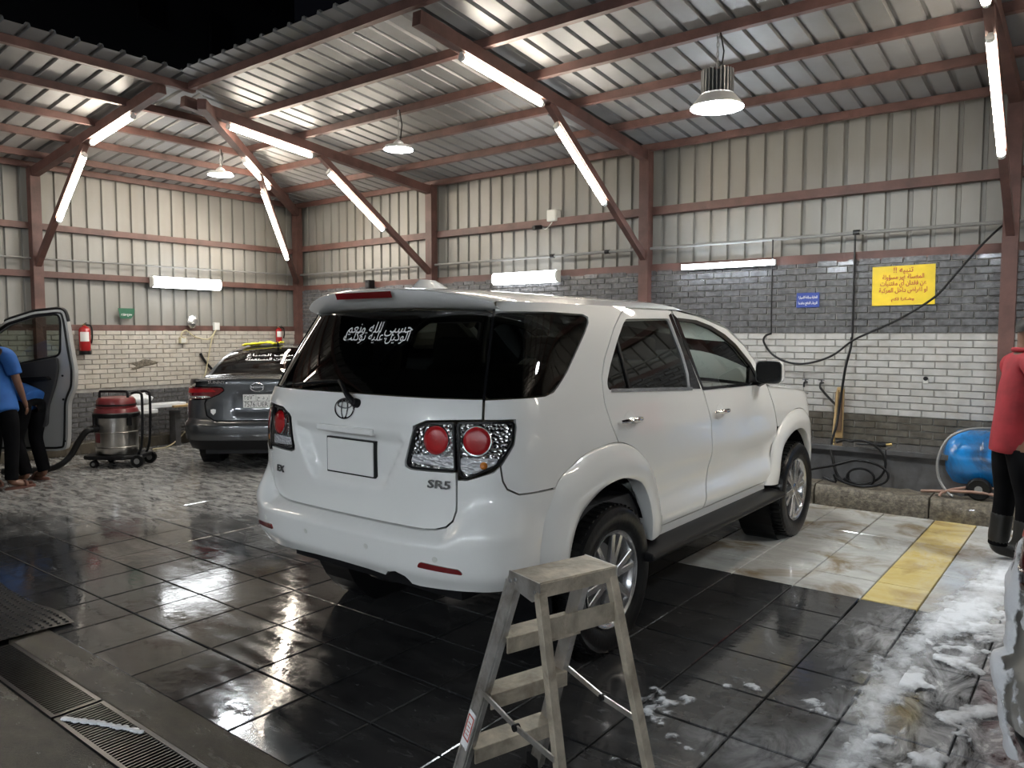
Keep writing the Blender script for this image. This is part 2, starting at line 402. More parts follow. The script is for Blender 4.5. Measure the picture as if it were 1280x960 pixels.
vis = sorted([t for t in tiles if t[0]], key=lambda t: t[0]); near = vis[:300]; rest = vis[300:] + [t for t in tiles if not t[0]]
cache = {}
for d, a, b, y0, y1, mt in near:
    key = (round(b - a, 3), round(y1 - y0, 3), mt)
    if key not in cache:
        mb = MB(); tile_mb(mb, -key[0] / 2, key[0] / 2, -key[1] / 2, key[1] / 2); cache[key] = mb.mesh('floor_tile', mt, fix=False)
    o = obj('floor_tile', cache[key], fl); o.location = ((a + b) / 2, (y0 + y1) / 2, random.uniform(-.0012, .0012)); o.rotation_euler = (random.uniform(-.0025, .0025), random.uniform(-.0025, .0025), 0)
for mt in ('tile_slate', 'tile_pale', 'tile_yellow'):
    mb = MB()
    for d, a, b, y0, y1, m2 in rest:
        if m2 == mt: tile_mb(mb, a, b, y0, y1)
    if mb.v: tag(mb.build('floor_tile_field', mt, fl, fix=False), kind='stuff')
mb = MB().box(-6, 9, -9, 1.250, -.046, -.002); yard = mb.build('yard_slab', 'yard_concrete', fl)
mb = MB().box(-4.5, 9, 1.462, 1.648, -.046, .004); mb.build('gutter_edge', 'yard_concrete', fl, bevel=.006)
# right wall: brick-faced to 2.31 m, clad above
wr = MB().box(XL - .2, 8, YR + .012, YR + .16, 0, 2.34).build('wall_right', 'mortar'); tag(wr, 'brick-faced wash bay wall clad in ribbed metal above', 'wall', kind='structure')
wl = MB().box(XL - .16, XL - .012, 3.35, YR + .1, 0, 1.68).build('wall_left', 'mortar'); tag(wl, 'cream brick wall with ribbed metal cladding above', 'wall', kind='structure')
BW, BH = .2, .0668
def brick_mesh(mt, w=BW):
    g, d, bv = .002, .013, .006
    mb = MB(); x0, x1, z0, z1 = g, w - g, g, BH - g
    mb.add([(x0, 0, z0), (x1, 0, z0), (x1, 0, z1), (x0, 0, z1), (x0 + bv, -d, z0 + bv), (x1 - bv, -d, z0 + bv), (x1 - bv, -d, z1 - bv), (x0 + bv, -d, z1 - bv)],
           [(4, 5, 6, 7), (0, 1, 5, 4), (1, 2, 6, 5), (2, 3, 7, 6), (3, 0, 4, 7)])
    return mb
bmesh_ = {m: brick_mesh(m).mesh('brick', m, fix=False) for m in ('brick_white', 'brick_grey', 'brick_moss')}
bk = []
for r in range(27):
    z = .535 + r * BH; zm = z + BH / 2
    if z + BH > 2.34: break
    mt = 'brick_moss' if zm < .80 else ('brick_white' if zm < 1.60 else 'brick_grey')
    x = -11.0 + (BW / 2 if r % 2 else 0)
    while x < 7.5:
        bk.append((in_view((x + .1, YR, zm)), x, z, mt)); x += BW
ind = sorted([b for b in bk if b[0] and -3.2 < b[1] < -.85], key=lambda b: b[0])[:300]; ids = set((b[1], b[2]) for b in ind)
for d, x, z, mt in ind:
    o = obj('brick', bmesh_[mt], wr); o.location = (x, YR + .012 + random.uniform(-.002, .002), z); o.rotation_euler = (random.uniform(-.012, .012), 0, random.uniform(-.006, .006))
for mt in bmesh_:
    mb = MB(); src = brick_mesh(mt)
    for d, x, z, m2 in bk:
        if m2 == mt and (x, z) not in ids:
            t = random.uniform(-.002, .002); mb.add([(a + x, b + YR + .012 + t, c + z) for a, b, c in src.v], src.f)
    tag(mb.build('brick_field', mt, wr, fix=False), kind='stuff')
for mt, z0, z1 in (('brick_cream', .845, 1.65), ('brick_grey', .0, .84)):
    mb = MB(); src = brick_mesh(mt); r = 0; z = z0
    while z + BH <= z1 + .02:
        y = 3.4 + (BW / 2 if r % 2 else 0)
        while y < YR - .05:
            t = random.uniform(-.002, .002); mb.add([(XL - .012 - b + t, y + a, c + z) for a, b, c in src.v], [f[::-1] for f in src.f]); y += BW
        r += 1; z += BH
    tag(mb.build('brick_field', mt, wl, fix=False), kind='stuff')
# ribbed sheets
PROF = [(0, 0), (.150, 0), (.160, .03), (.190, .03), (.200, 0)]
def sheet(fn, u0, u1, name, material, parent):
    """fn(u, depth) -> (low point, high point); ribs run from low to high"""
    mb = MB(); us = []
    k = 0
    while u0 + .2 * k < u1 - 1e-4:
        us += [(u0 + .2 * k + a, d) for a, d in PROF[:-1]]; k += 1
    us.append((u1, 0)); us = [(min(u, u1), d if u < u1 else 0) for u, d in us]
    for (a, d1), (b, d2) in zip(us[:-1], us[1:]):
        if b - a < 1e-5: continue
        p, q = fn(a, d1); r, s = fn(b, d2); mb.add([p, r, s, q], [(0, 1, 2, 3)])
    return mb.build(name, material, parent, fix=False)
x = XL
while x < 8:
    sheet(lambda u, d: ((u, YR + .09 + d, 2.30), (u, YR + .09 + d, 3.80)), x, x + 1, 'cladding_sheet', 'zinc_wall', wr); x += 1.0
y = YR
while y > 3.4:
    sheet(lambda u, d: ((XL - .09 - d, YR - (u - 0), 1.64), (XL - .09 - d, YR - u, 3.80)), YR - y, YR - max(y - 1, 3.35), 'cladding_sheet', 'zinc_wall', wl); y -= 1.0
ce = bpy.data.objects.new('ceiling', None); C.objects.link(ce); tag(ce, 'sloping canopy of ribbed metal sheets on red steel beams', 'ceiling', kind='structure')
SL = .105; Z0 = 3.765
def zr(y): return Z0 + SL * (YR - y)
def zl(x): return Z0 + .119 * (x - XL)
EY, EX = 4.07, -7.33                     # free edges of the two canopies
def hip_y(x): return YR - (x - XL) * (YR - EY) / (EX - XL)
def hip_x(y): return XL + (YR - y) * (EX - XL) / (YR - EY)
x = XL
while x < 8:
    sheet(lambda u, d: ((u, YR + .12, zr(YR + .12) + d), (u, max(EY, hip_y(u)), zr(max(EY, hip_y(u))) + d)), x, x + 1, 'roof_sheet', 'zinc_roof', ce); x += 1
y = YR
while y > -8:
    sheet(lambda u, d: ((XL - .12, YR - u, zl(XL - .12) + d), (min(EX, hip_x(YR - u)), YR - u, zl(min(EX, hip_x(YR - u))) + d)), YR - y, YR - y + 1, 'roof_sheet', 'zinc_roof', ce); y -= 1
for yy in (4.30, 5.10, 5.83, 6.55, 7.32, 8.05):
    x0 = XL + (YR - yy) * (EX - XL) / (YR - EY)
    MB().bar((x0, yy, zr(yy) - .037), (8, yy, zr(yy) - .037), .06, .075).build('purlin', 'steel', ce)
for xx in (-7.60, -8.33, -9.07, -9.74, -10.47, -10.90):
    y0 = YR - (xx - XL) * (YR - EY) / (EX - XL)
    MB().bar((xx, -8, zl(xx) - .037), (xx, y0, zl(xx) - .037), .06, .075).build('purlin', 'steel', ce)
RX = (-7.78, -4.33, -.74, 2.8, 6.3); RY = (4.05, .5, -3.0, -6.5)
def rz_(y): return zr(y) - .075 - .055
def rl_(x): return 3.635 + .132 * (x - XL)
for xx in RX:
    MB().bar((xx, YR, rz_(YR)), (xx, 4.34, rz_(4.34)), .09, .11).build('rafter', 'steel', ce)
    MB().bar((xx, 6.10, rz_(6.10) - .05), (xx, 8.05, 2.46), .065, .075).build('brace', 'steel', ce)
    MB().box(xx - .06, xx + .06, YR - .10, YR + .02, 0.0, 3.72).build('post', 'steel', wr)
for yy in RY:
    MB().bar((XL, yy, rl_(XL)), (-7.65, yy, rl_(-7.65)), .09, .11).build('rafter', 'steel', ce)
    MB().bar((-9.40, yy, rl_(-9.4) - .05), (XL + .05, yy, 2.46), .065, .075).build('brace', 'steel', ce)
    MB().box(XL - .02, XL + .10, yy - .06, yy + .06, 0, 3.72).build('post', 'steel', wl)
MB().box(XL - .02, XL + .10, YR - .10, YR + .02, 0, 3.72).build('post', 'steel', wl)
HA, HB = Vector((XL + .05, YR - .05, 3.62)), Vector((-7.55, 4.42, 3.98))
MB().bar(HA, HB, .09, .11).build('hip_rafter', 'steel', ce)
hm = HA.lerp(HB, .52)
MB().bar((hm.x, hm.y, hm.z - .05), (XL + .12, YR - .12, 2.46), .065, .075).build('brace', 'steel', ce)
for z in (2.36, 3.02):
    MB().box(XL + .10, 8, YR + .0, YR + .09, z - .045, z + .045).build('girt', 'steel', wr)
for z in (1.68, 2.37, 2.98):
    MB().box(XL - .09, XL + .0, 3.35, YR - .1, z - .04, z + .04).build('girt', 'steel', wl)
# washed stone ledge and kerb along the right wall, low step along the left one
MB().box(-10.8, 8, 7.62, YR + .012, 0, .50).build('wall_ledge', 'wet_stone', wr, bevel=.01)
x = -10.8
k = 0
while x < 7.9:
    wd = (1.05, .92, 1.1)[k % 3]; k += 1
    MB().box(x, min(8, x + wd - .006), 7.585, YR + .01, .49, .538).build('ledge_slab', 'wet_stone', wr, bevel=.006); x += wd
def kerb(x0, x1):
    mb = MB(); n = 14
    def f(s, t):
        a = [(7.36, 0), (7.352, .07), (7.362, .15), (7.385, .185), (7.50, .192), (7.63, .19)][round(s * 5)]
        xx = x0 + (x1 - x0) * t; j = .006 * math.sin(xx * 23 + s * 9) + .005 * math.sin(xx * 51 + s * 17)
        return (xx, a[0] + j, max(0, a[1] + (j if s > 0 else 0)))
    mb.grid(f, 5, n)
    for xx, fl_ in ((x0, False), (x1, True)):
        mb.add([(xx, 7.36, 0), (xx, 7.352, .07), (xx, 7.362, .15), (xx, 7.385, .185), (xx, 7.63, .19), (xx, 7.63, 0)], [(0, 1, 2, 3, 4, 5)])
    return mb
kx = [-4.9, -3.95, -3.05, -2.15, -1.19, -.25, .7, 1.7]
for a, b in zip(kx[:-1], kx[1:]): kerb(a + .006, b - .006).build('kerb_stone', 'kerb_stone', wr, smooth=50)
MB().box(XL - .01, XL + .28, 3.4, YR, 0, .15).build('wall_step', 'yard_concrete', wl, bevel=.015)
# canopy, wall and lamps across the yard behind the camera
wb = MB().box(-12, 8, -8.3, -8.15, 0, 3.9).build('wall_back', 'zinc_wall'); tag(wb, 'ribbed metal wall on the far side of the yard', 'wall', kind='structure')
x = XL
while x < 8:
    sheet(lambda u, d: ((u, -8.2, 3.75 + d), (u, -4.6, 4.1 + d)), x, x + 1, 'roof_sheet', 'zinc_roof', ce); x += 1
for xx in (-6, -2.5, 1.0, 4.5): MB().bar((xx, -8.2, 3.64), (xx, -4.7, 3.98), .09, .11).build('rafter', 'steel', ce)
# pipes on the walls
def conduit(pts, r, label, group=None):
    o = MB().sweep(pts, r, 8).build('conduit_pipe', 'conduit', None, 40); tag(o, label, 'pipe', group); return o
conduit([(XL + .1, YR - .03, 2.585), (-4.4, YR - .03, 2.585), (-2.84, YR - .03, 2.585), (7.5, YR - .03, 2.575)], .017, 'grey steel water pipe running along the metal wall above the brick')
conduit([(XL + .03, 3.4, 2.56), (XL + .03, YR - .1, 2.585)], .013, 'thin grey conduit along the left metal wall above the batten lamp')

# ------------------------------------------------------------------ lamps
def tube_light(p, q, material, label, group, lit_r=.027, off=(0, 0, -1)):
    p, q = Vector(p), Vector(q); d = (q - p).normalized(); off = Vector(off); off = (off - d * off.dot(d)).normalized()
    t = thing('tube_light', label, 'tube light', p, 0, group)
    ln = (q - p).length; e = d * ln
    MB().bar(-off * .022, e - off * .022, .03, .02, off).build('channel', 'lamp_body', t)
    MB().cyl(d * .025 + off * .012, e - d * .025 + off * .012, lit_r, n=12).build('tube', material, t, 50)
    for a in (d * .0, e - d * .03): MB().cyl(a + off * .012, a + d * .03 + off * .012, lit_r * 1.06, n=12).build('end_cap', 'lamp_body', t, 50)
    return t
def rt(x, y): return (x, y, rz_(y) - .055 - .03)
def brc(y): return 2.46 + (8.05 - y) / (8.05 - 6.10) * (rz_(6.10) - .05 - 2.46)
def bt(x, y): return (x, y - .045, brc(y) - .055)
for xx, nm in ((-7.78, 'second post from the corner'), (-4.33, 'third post from the corner'), (-.74, 'post beside the yellow sign'), (2.8, 'post right of the yellow sign')):
    tube_light(rt(xx, 4.85), rt(xx, 6.0), 'tube_warm', 'glowing white tube light under the roof beam of the ' + nm, 'tube lights on the roof beams')
    tube_light(bt(xx, 6.27), bt(xx, 7.2), 'tube_warm', 'glowing white tube light on the slanting brace of the ' + nm, 'tube lights on the slanting braces', off=(0, -.57, -.8))
for yy, nm in ((4.05, 'post behind the van door'), (.5, 'post beside the silver van')):
    f = lambda x: (x, yy, rl_(x) - .085)
    tube_light(f(-8.25), f(-9.25), 'tube_warm', 'glowing white tube light under the roof beam at the ' + nm, 'tube lights on the roof beams')
    g = lambda x: (x + .045, yy, 2.46 + (x - XL - .05) / (-9.40 - XL - .05) * (rl_(-9.4) - .05 - 2.46) - .055)
    tube_light(g(-9.47), g(-10.26), 'tube_warm', 'glowing white tube light on the slanting brace at the ' + nm, 'tube lights on the slanting braces', off=(.57, 0, -.8))
hp = lambda t: HB.lerp(HA, t) - Vector((0, 0, .085))
tube_light(hp(.33), hp(.60), 'tube_warm', 'tube light under the diagonal beam into the wall corner', 'tube lights on the roof beams')
ba, bb = Vector((hm.x + .04, hm.y - .04, hm.z - .12)), Vector((XL + .16, YR - .16, 2.42))
tube_light(ba.lerp(bb, .10), ba.lerp(bb, .72), 'tube_warm', 'tube light on the brace in the wall corner', 'tube lights on the slanting braces', off=(.4, -.4, -.8))
for xx, nth in ((-6, 'first'), (-2.5, 'second'), (1.0, 'third'), (4.5, 'fourth')):
    tube_light((xx, -7.4, 3.62), (xx, -6.25, 3.73), 'tube_yard', 'cool tube light at the wall end of the %s beam across the yard' % nth, 'tube lights across the yard')
    tube_light((xx, -6.1, 3.75), (xx, -4.95, 3.86), 'tube_yard', 'cool tube light at the open end of the %s beam across the yard' % nth, 'tube lights across the yard')
def high_bay(c, top, r, label, finned=True):
    """c = centre of the glowing face, top = hanging point"""
    t = thing('high_bay_lamp', label, 'pendant lamp', c, 0, 'hanging high bay lamps')
    hh = .085 if finned else .05; nk = .62 if finned else .35
    MB().lathe([(r, 0), (r * 1.0, .012), (r * .90, .035), (r * (nk + .08), hh), (r * nk, hh + .012)], 32, cap=False).build('reflector', 'lamp_body', t, 40)
    MB().cyl((0, 0, .006), (0, 0, .012), r * .95, n=32).build('diffuser', 'bay_light', t)
    MB().cyl((0, 0, hh + .005), (0, 0, hh + .02), r * nk, n=24).build('collar', 'lamp_body', t)
    top_z = hh + (.20 if finned else .05)
    if finned:
        MB().cyl((0, 0, hh + .02), (0, 0, top_z - .01), r * .40, n=16).build('driver_core', 'interior_dark', t)
        for i in range(26):
            a = 2 * math.pi * i / 26; MB().bar((r * .5 * math.cos(a), r * .5 * math.sin(a), hh + .02), (r * .5 * math.cos(a), r * .5 * math.sin(a), top_z), .008, r * .22, (math.cos(a), math.sin(a), 0)).build('cooling_fin', 'conduit', t)
    else:
        MB().lathe([(r * .35, hh), (r * .3, hh + .03), (r * .12, top_z), (.001, top_z)], 20, cap=False).build('cap', 'lamp_body', t, 50)
    h = top[2] - c[2]; mb = MB(); n = max(3, int((h - top_z) / .035))
    for i in range(n):
        z = top_z + (h - top_z) * (i + .5) / n; a = (1, 0, 0) if i % 2 else (0, 1, 0)
        q = [Vector((0, 0, z)) + Vector(a) * (.010 * math.cos(k * math.pi / 3)) + Vector((0, 0, .025 * math.sin(k * math.pi / 3))) for k in range(6)]
        mb.sweep(q, .0035, 5, True)
    tag(mb.build('chain', 'conduit', t), kind='stuff')
    MB().sweep([(.03, 0, top_z), (.045, .01, (h + top_z) / 2), (.02, 0, h)], .006, 6).build('power_cable', 'black_rubber', t)
    return t
high_bay((-2.51, 5.81, 3.36), (-2.51, 5.83, 3.93), .205, 'large finned high bay lamp hanging on a chain over the white car')
high_bay((-6.03, 5.76, 3.54), (-6.03, 5.8, 3.95), .155, 'small flat high bay lamp hanging between the second and third posts', False)
high_bay((-8.98, 5.49, 3.60), (-8.98, 5.49, 3.92), .155, 'small flat high bay lamp hanging near the wall corner', False)
high_bay((1.0, 5.81, 3.36), (1.0, 5.83, 3.93), .205, 'large finned high bay lamp hanging over the silver car')
for xx_ in (-4.2, -.7, 2.8): high_bay((xx_, -5.6, 3.40), (xx_, -5.6, 3.95), .205, 'large finned high bay lamp %s beam across the yard' % {-4.2: 'after the first', -.7: 'after the second', 2.8: 'after the third'}[xx_])
def batten(c, ax, half, ht, label):
    t = thing('batten_lamp', label, 'wall lamp', c); ax = Vector(ax); n = Vector((ax.y, -ax.x, 0))    # n points into the yard
    mb = MB(); k = 10
    prof = [(0, -ht / 2), (.05, -ht / 2 * .96), (.085, -ht * .3), (.095, 0), (.085, ht * .3), (.05, ht / 2 * .96), (0, ht / 2)]
    mb.grid(lambda s, u: tuple(ax * (half * .97 * (2 * u - 1)) + n * prof[round(s * 6)][0] + Vector((0, 0, prof[round(s * 6)][1]))), 6, 1)
    mb.build('diffuser', 'diffuser', t, 60, fix=False)
    for sgn in (-1, 1):
        m2 = MB(); o = ax * (half * .97 * sgn); o2 = ax * (half * sgn)
        v = [tuple(o + n * a * 1.03 + Vector((0, 0, b * 1.03))) for a, b in prof] + [tuple(o2 + n * a * .8 + Vector((0, 0, b * .85))) for a, b in prof]
        m2.add(v, [(i, i + 1, i + 8, i + 7) for i in range(6)] + [tuple(range(7, 14))]); m2.build('end_cap', 'plastic_white', t)
    MB().add([tuple(ax * a * half + n * b + Vector((0, 0, c_))) for b in (-.02, .0) for a, c_ in ((-1, -ht / 2), (1, -ht / 2), (1, ht / 2), (-1, ht / 2))], [(0, 3, 2, 1), (4, 5, 6, 7), (0, 1, 5, 4), (1, 2, 6, 5), (2, 3, 7, 6), (3, 0, 4, 7)]).build('back_plate', 'plastic_white', t)
    return t
batten((-6.08, YR - .02, 2.33), (1, 0, 0), .53, .155, 'wide glowing batten lamp on the girt of the right wall between two posts')
batten((XL + .04, 6.06, 2.345), (0, 1, 0), .54, .16, 'wide glowing batten lamp on the girt of the left wall')
lt = thing('led_strip_light', 'bright cool LED strip light fixed to the girt above the white car bonnet', 'strip light', (-3.34, YR - .04, 2.345))
MB().box(-.53, .53, -.01, .03, -.03, .03).build('channel', 'lamp_body', lt)
MB().box(-.52, .52, -.03, -.008, -.024, .024).build('tube', 'tube_cool', lt, bevel=.006)
for i in range(24): MB().box(-.50 + i * .0435, -.485 + i * .0435, -.036, -.029, -.012, .012).build('diode', 'tube_cool', lt)

# ------------------------------------------------------------------ car shells
def pchip(xs, ys):
    n = len(xs); h = [xs[i + 1] - xs[i] for i in range(n - 1)]; d = [(ys[i + 1] - ys[i]) / h[i] for i in range(n - 1)]
    m = [0] * n; m[0] = d[0]; m[-1] = d[-1]
    for i in range(1, n - 1): m[i] = 0 if d[i - 1] * d[i] <= 0 else 2 * d[i - 1] * d[i] / (d[i - 1] + d[i])
    def f(x):
        if x <= xs[0]: return ys[0] + m[0] * (x - xs[0])
        if x >= xs[-1]: return ys[-1] + m[-1] * (x - xs[-1])
        i = 0
        while x > xs[i + 1]: i += 1
        t = (x - xs[i]) / h[i]
        return ys[i] * (1 + 2 * t) * (1 - t) ** 2 + m[i] * h[i] * t * (1 - t) ** 2 + ys[i + 1] * t * t * (3 - 2 * t) + m[i + 1] * h[i] * t * t * (t - 1)
    return f
def smooth01(t): t = max(0, min(1, t)); return t * t * (3 - 2 * t)
class Shell:
    """car side skin: u = arc length from the rear centre line round the corner and forward, z = height"""
    def __init__(s, wz, rz, fz, Lr=.48, n=3.4, taper=(2.3, 1.3, .05)):
        s.w = pchip(*wz); s.r = pchip(*rz); s.fz = pchip(*fz); s.L = Lr; s.n = n; s.tp = taper
        s.tab = []; acc = 0; px = py = None; K = 400
        for i in range(K + 1):
            a = math.pi / 2 * i / K; x = .9 * math.sin(a) ** (2 / n); y = -Lr * math.cos(a) ** (2 / n)
            if px is not None: acc += math.hypot(x - px, y - py)
            s.tab.append((acc, a)); px, py = x, y
        s.U = acc
    def ang(s, u):
        t = s.tab; lo, hi = 0, len(t) - 1
        while hi - lo > 1:
            m = (lo + hi) // 2
            if t[m][0] <= u: lo = m
            else: hi = m
        a, b = t[lo], t[hi]; return a[1] + (b[1] - a[1]) * (u - a[0]) / max(1e-9, b[0] - a[0])
    def P(s, u, z):
        sg = -1 if u < 0 else 1; u = abs(u); w = s.w(z); r = s.r(z); f = s.fz(z); st = f - r - 2 * s.L
        if u < s.U:
            a = s.ang(u); x = w * math.sin(a) ** (2 / s.n); y = r + s.L - s.L * math.cos(a) ** (2 / s.n)
        elif u < s.U + st: x = w; y = r + s.L + (u - s.U)
        else:
            a = s.ang(max(0, 2 * s.U + st - u)); x = w * math.sin(a) ** (2 / s.n); y = f - s.L + s.L * math.cos(a) ** (2 / s.n)
        if y > s.tp[0]: x -= s.tp[2] * min(x, 1) / .9 * ((y - s.tp[0]) / s.tp[1]) ** 2
        return Vector((sg * x, y, z))
    def Nn(s, u, z):
        e = .004; a = s.P(u + e, z) - s.P(u - e, z); b = s.P(u, z + e) - s.P(u, z - e)
        return a.cross(b).normalized()
    def us(s, y, z): return s.U + y - s.r(z) - s.L
    def ufront(s, z): return 2 * s.U + s.fz(z) - s.r(z) - 2 * s.L
def pip(p, poly):
    x, y = p; c = False; j = len(poly) - 1
    for i in range(len(poly)):
        a, b = poly[i], poly[j]
        if (a[1] > y) != (b[1] > y) and x < (b[0] - a[0]) * (y - a[1]) / (b[1] - a[1]) + a[0]: c = not c
        j = i
    return c
def area2(p): return sum(p[i - 1][0] * p[i][1] - p[i][0] * p[i - 1][1] for i in range(len(p))) / 2
def inset(poly, g):
    if area2(poly) < 0: poly = poly[::-1]
    n = len(poly); out = []
    for i in range(n):
        a, b, c = Vector(poly[i - 1]), Vector(poly[i]), Vector(poly[(i + 1) % n])
        d1 = (b - a).normalized(); d2 = (c - b).normalized(); n1 = Vector((-d1.y, d1.x)); n2 = Vector((-d2.y, d2.x))
        m = n1 + n2; k = m.length_squared
        m = m * (2 / k) if k > .35 else n1
        out.append(tuple(b + m * g))
    return out
def dens(poly, st):
    out = []; n = len(poly)
    for i in range(n):
        a, b = Vector(poly[i]), Vector(poly[(i + 1) % n]); k = max(1, int((b - a).length / st))
        out += [tuple(a.lerp(b, t / k)) for t in range(k)]
    return out
def rounded(poly, r=.02, k=4):
    """round every corner of a polygon given in (u, z)"""
    n = len(poly); out = []
    for i in range(n):
        a, b, c = Vector(poly[i - 1]), Vector(poly[i]), Vector(poly[(i + 1) % n])
        ra = min(r, (a - b).length * .45); rc = min(r, (c - b).length * .45)
        p, q = b + (a - b).normalized() * ra, b + (c - b).normalized() * rc
        for t in range(k + 1):
            t /= k; out.append(tuple(p * (1 - t) ** 2 + b * 2 * t * (1 - t) + q * t * t))
    return out
def curve2(pts, n=5, closed=False): return [(v[0], v[1]) for v in spline([(p[0], p[1], 0) for p in pts], n, closed)]
def panel(sh, outline, name, material, parent, holes=(), step=.045, gap=.0035, off=0.0, depth=.025, mirror=False, disp=None, rim=True, extra=()):
    """a piece of the shell cut out along its outline in (u, z), with turned-in edges"""
    out = dens(inset(outline, gap), step * .7); hl = [dens(inset(h, -gap)[::-1], step * .7) for h in holes]
    pts = list(out); edges = [(i, (i + 1) % len(out)) for i in range(len(out))]
    for h in hl:
        o = len(pts); pts += h; edges += [(o + i, o + (i + 1) % len(h)) for i in range(len(h))]
    us = [p[0] for p in out]; zs = [p[1] for p in out]; nb = len(pts)
    u = math.floor(min(us) / step) * step
    bnd = pts[:]
    while u < max(us):
        z = math.floor(min(zs) / step) * step
        while z < max(zs):
            q = (u + .0011, z + .0007)
            if pip(q, out) and not any(pip(q, h) for h in hl) and min((q[0] - b[0]) ** 2 + (q[1] - b[1]) ** 2 for b in bnd) > (step * .4) ** 2: pts.append(q)
            z += step
        u += step
    pts += [e for e in extra if pip(e, out)]
    vv, ee, ff, *_ = geometry.delaunay_2d_cdt([Vector(p) for p in pts], edges, [], 0, 1e-5)
    def to3(p, d=0.0):
        nn = sh.Nn(p[0], p[1]); return sh.P(p[0], p[1]) + nn * (off - d + (disp(p[0], p[1]) if disp else 0))
    mb = MB(); fs = []
    for f in ff:
        c = (sum(vv[i][0] for i in f) / 3, sum(vv[i][1] for i in f) / 3)
        if pip(c, out) and not any(pip(c, h) for h in hl): fs.append(tuple(f))
    mb.add([to3(v) for v in vv], fs); nmain = len(mb.v)
    if rim:
        for loop in [out] + hl:
            k = len(loop); vs = [to3(p) for p in loop] + [to3(p, depth) for p in loop]
            mb.add(vs, [(i, i + k, (i + 1) % k + k, (i + 1) % k) for i in range(k)])
    if mirror:
        mb.v = [(-x, y, z) for x, y, z in mb.v]; mb.f = [f[::-1] for f in mb.f]
    me = bpy.data.meshes.new(name); me.from_pydata(mb.v, [], mb.f); me.materials.append(MATS[material])
    for p in me.polygons: p.use_smooth = True
    me.update()
    return obj(name, me, parent)
def both(fn):
    for mr in (False, True): fn(mr)
def wheel(parent, c, side, Rt, wd, rr, spokes=6, twin=True, name='wheel'):
    """tyre, rim, spokes and hub; side = +1 when the outer face looks along +x"""
    o = thing(name, None, None, c); o.parent = parent
    ax = (side, 0, 0); h = wd / 2
    MB().lathe([(rr * 1.0, -h * .7), (rr * 1.12, -h * .92), (Rt * .9, -h), (Rt * .965, -h * .93), (Rt, -h * .72), (Rt, h * .72), (Rt * .965, h * .93), (Rt * .9, h), (rr * 1.14, h * .93), (rr * 1.02, h * .78)], 56, (0, 0, 0), ax, False).build('tyre', 'tyre', o, 35)
    mb = MB()
    for k in range(56):
        a = 2 * math.pi * k / 56
        for sx in (-.5, .0, .5):
            t = a + (sx * .11); d = Vector((0, math.cos(t), math.sin(t)))
            mb.bar(Vector((side * h * (sx - .2) * 1.15, 0, 0)) + d * (Rt + .001), Vector((side * h * (sx + .22) * 1.15, 0, 0)) + d * (Rt + .001), .016, .008, d)
    mb.build('tread_blocks', 'tyre', o)
    MB().lathe([(rr * .9, -h * .6), (rr * .92, h * .3), (rr * .97, h * .72), (rr * 1.03, h * .82), (rr * 1.03, h * .88), (rr * .985, h * .86), (rr * .93, h * .74), (rr * .9, h * .5)], 48, (0, 0, 0), ax, False).build('rim', 'alloy', o, 40)
    for k in range(spokes):
        for tw in ((-.17, .17) if twin else (0,)):
            a = 2 * math.pi * (k + .25) / spokes
            d0 = Vector((0, math.cos(a + tw * .6), math.sin(a + tw * .6))); d1 = Vector((0, math.cos(a + tw), math.sin(a + tw)))
            sx = Vector((side, 0, 0))
            MB().bar(d0 * rr * .2 + sx * h * .68, d1 * rr * .95 + sx * h * .74, .040 if twin else .06, .03, sx, .034 if twin else .05, .02).build('spoke', 'alloy', o, bevel=.004, seg=1)
    MB().lathe([(rr * .28, h * .45), (rr * .27, h * .72), (rr * .17, h * .8), (.001, h * .81)], 20, (0, 0, 0), ax, False).build('hub_cap', 'alloy', o, 40)
    MB().lathe([(.0, h * .1), (rr * .72, h * .1), (rr * .72, h * .14), (0, h * .14)], 24, (0, 0, 0), ax, False).build('brake_disc', 'conduit', o, 40)
    MB().lathe([(0, -h * .6), (rr * .9, -h * .6)], 24, (0, 0, 0), ax, False).build('wheel_back', 'black_plastic', o)
    return o

SH = Shell(([.30, .45, .55, .70, .85, 1.0, 1.15, 1.25, 1.72, 1.80], [.84, .875, .885, .885, .90, .90, .888, .868, .715, .68]),
           ([.45, .8, 1.0, 1.15, 1.25, 1.32, 1.70, 1.80], [-.90, -.93, -.935, -.925, -.90, -.87, -.67, -.61]),
           ([.30, .5, .8, 1.0, 1.1, 1.3], [3.52, 3.60, 3.60, 3.52, 3.42, 3.2]))
suv = thing('white_suv', 'large wet white SUV with dark glass standing in the middle of the wash bay', 'car', (-2.84, 3.28, 0))
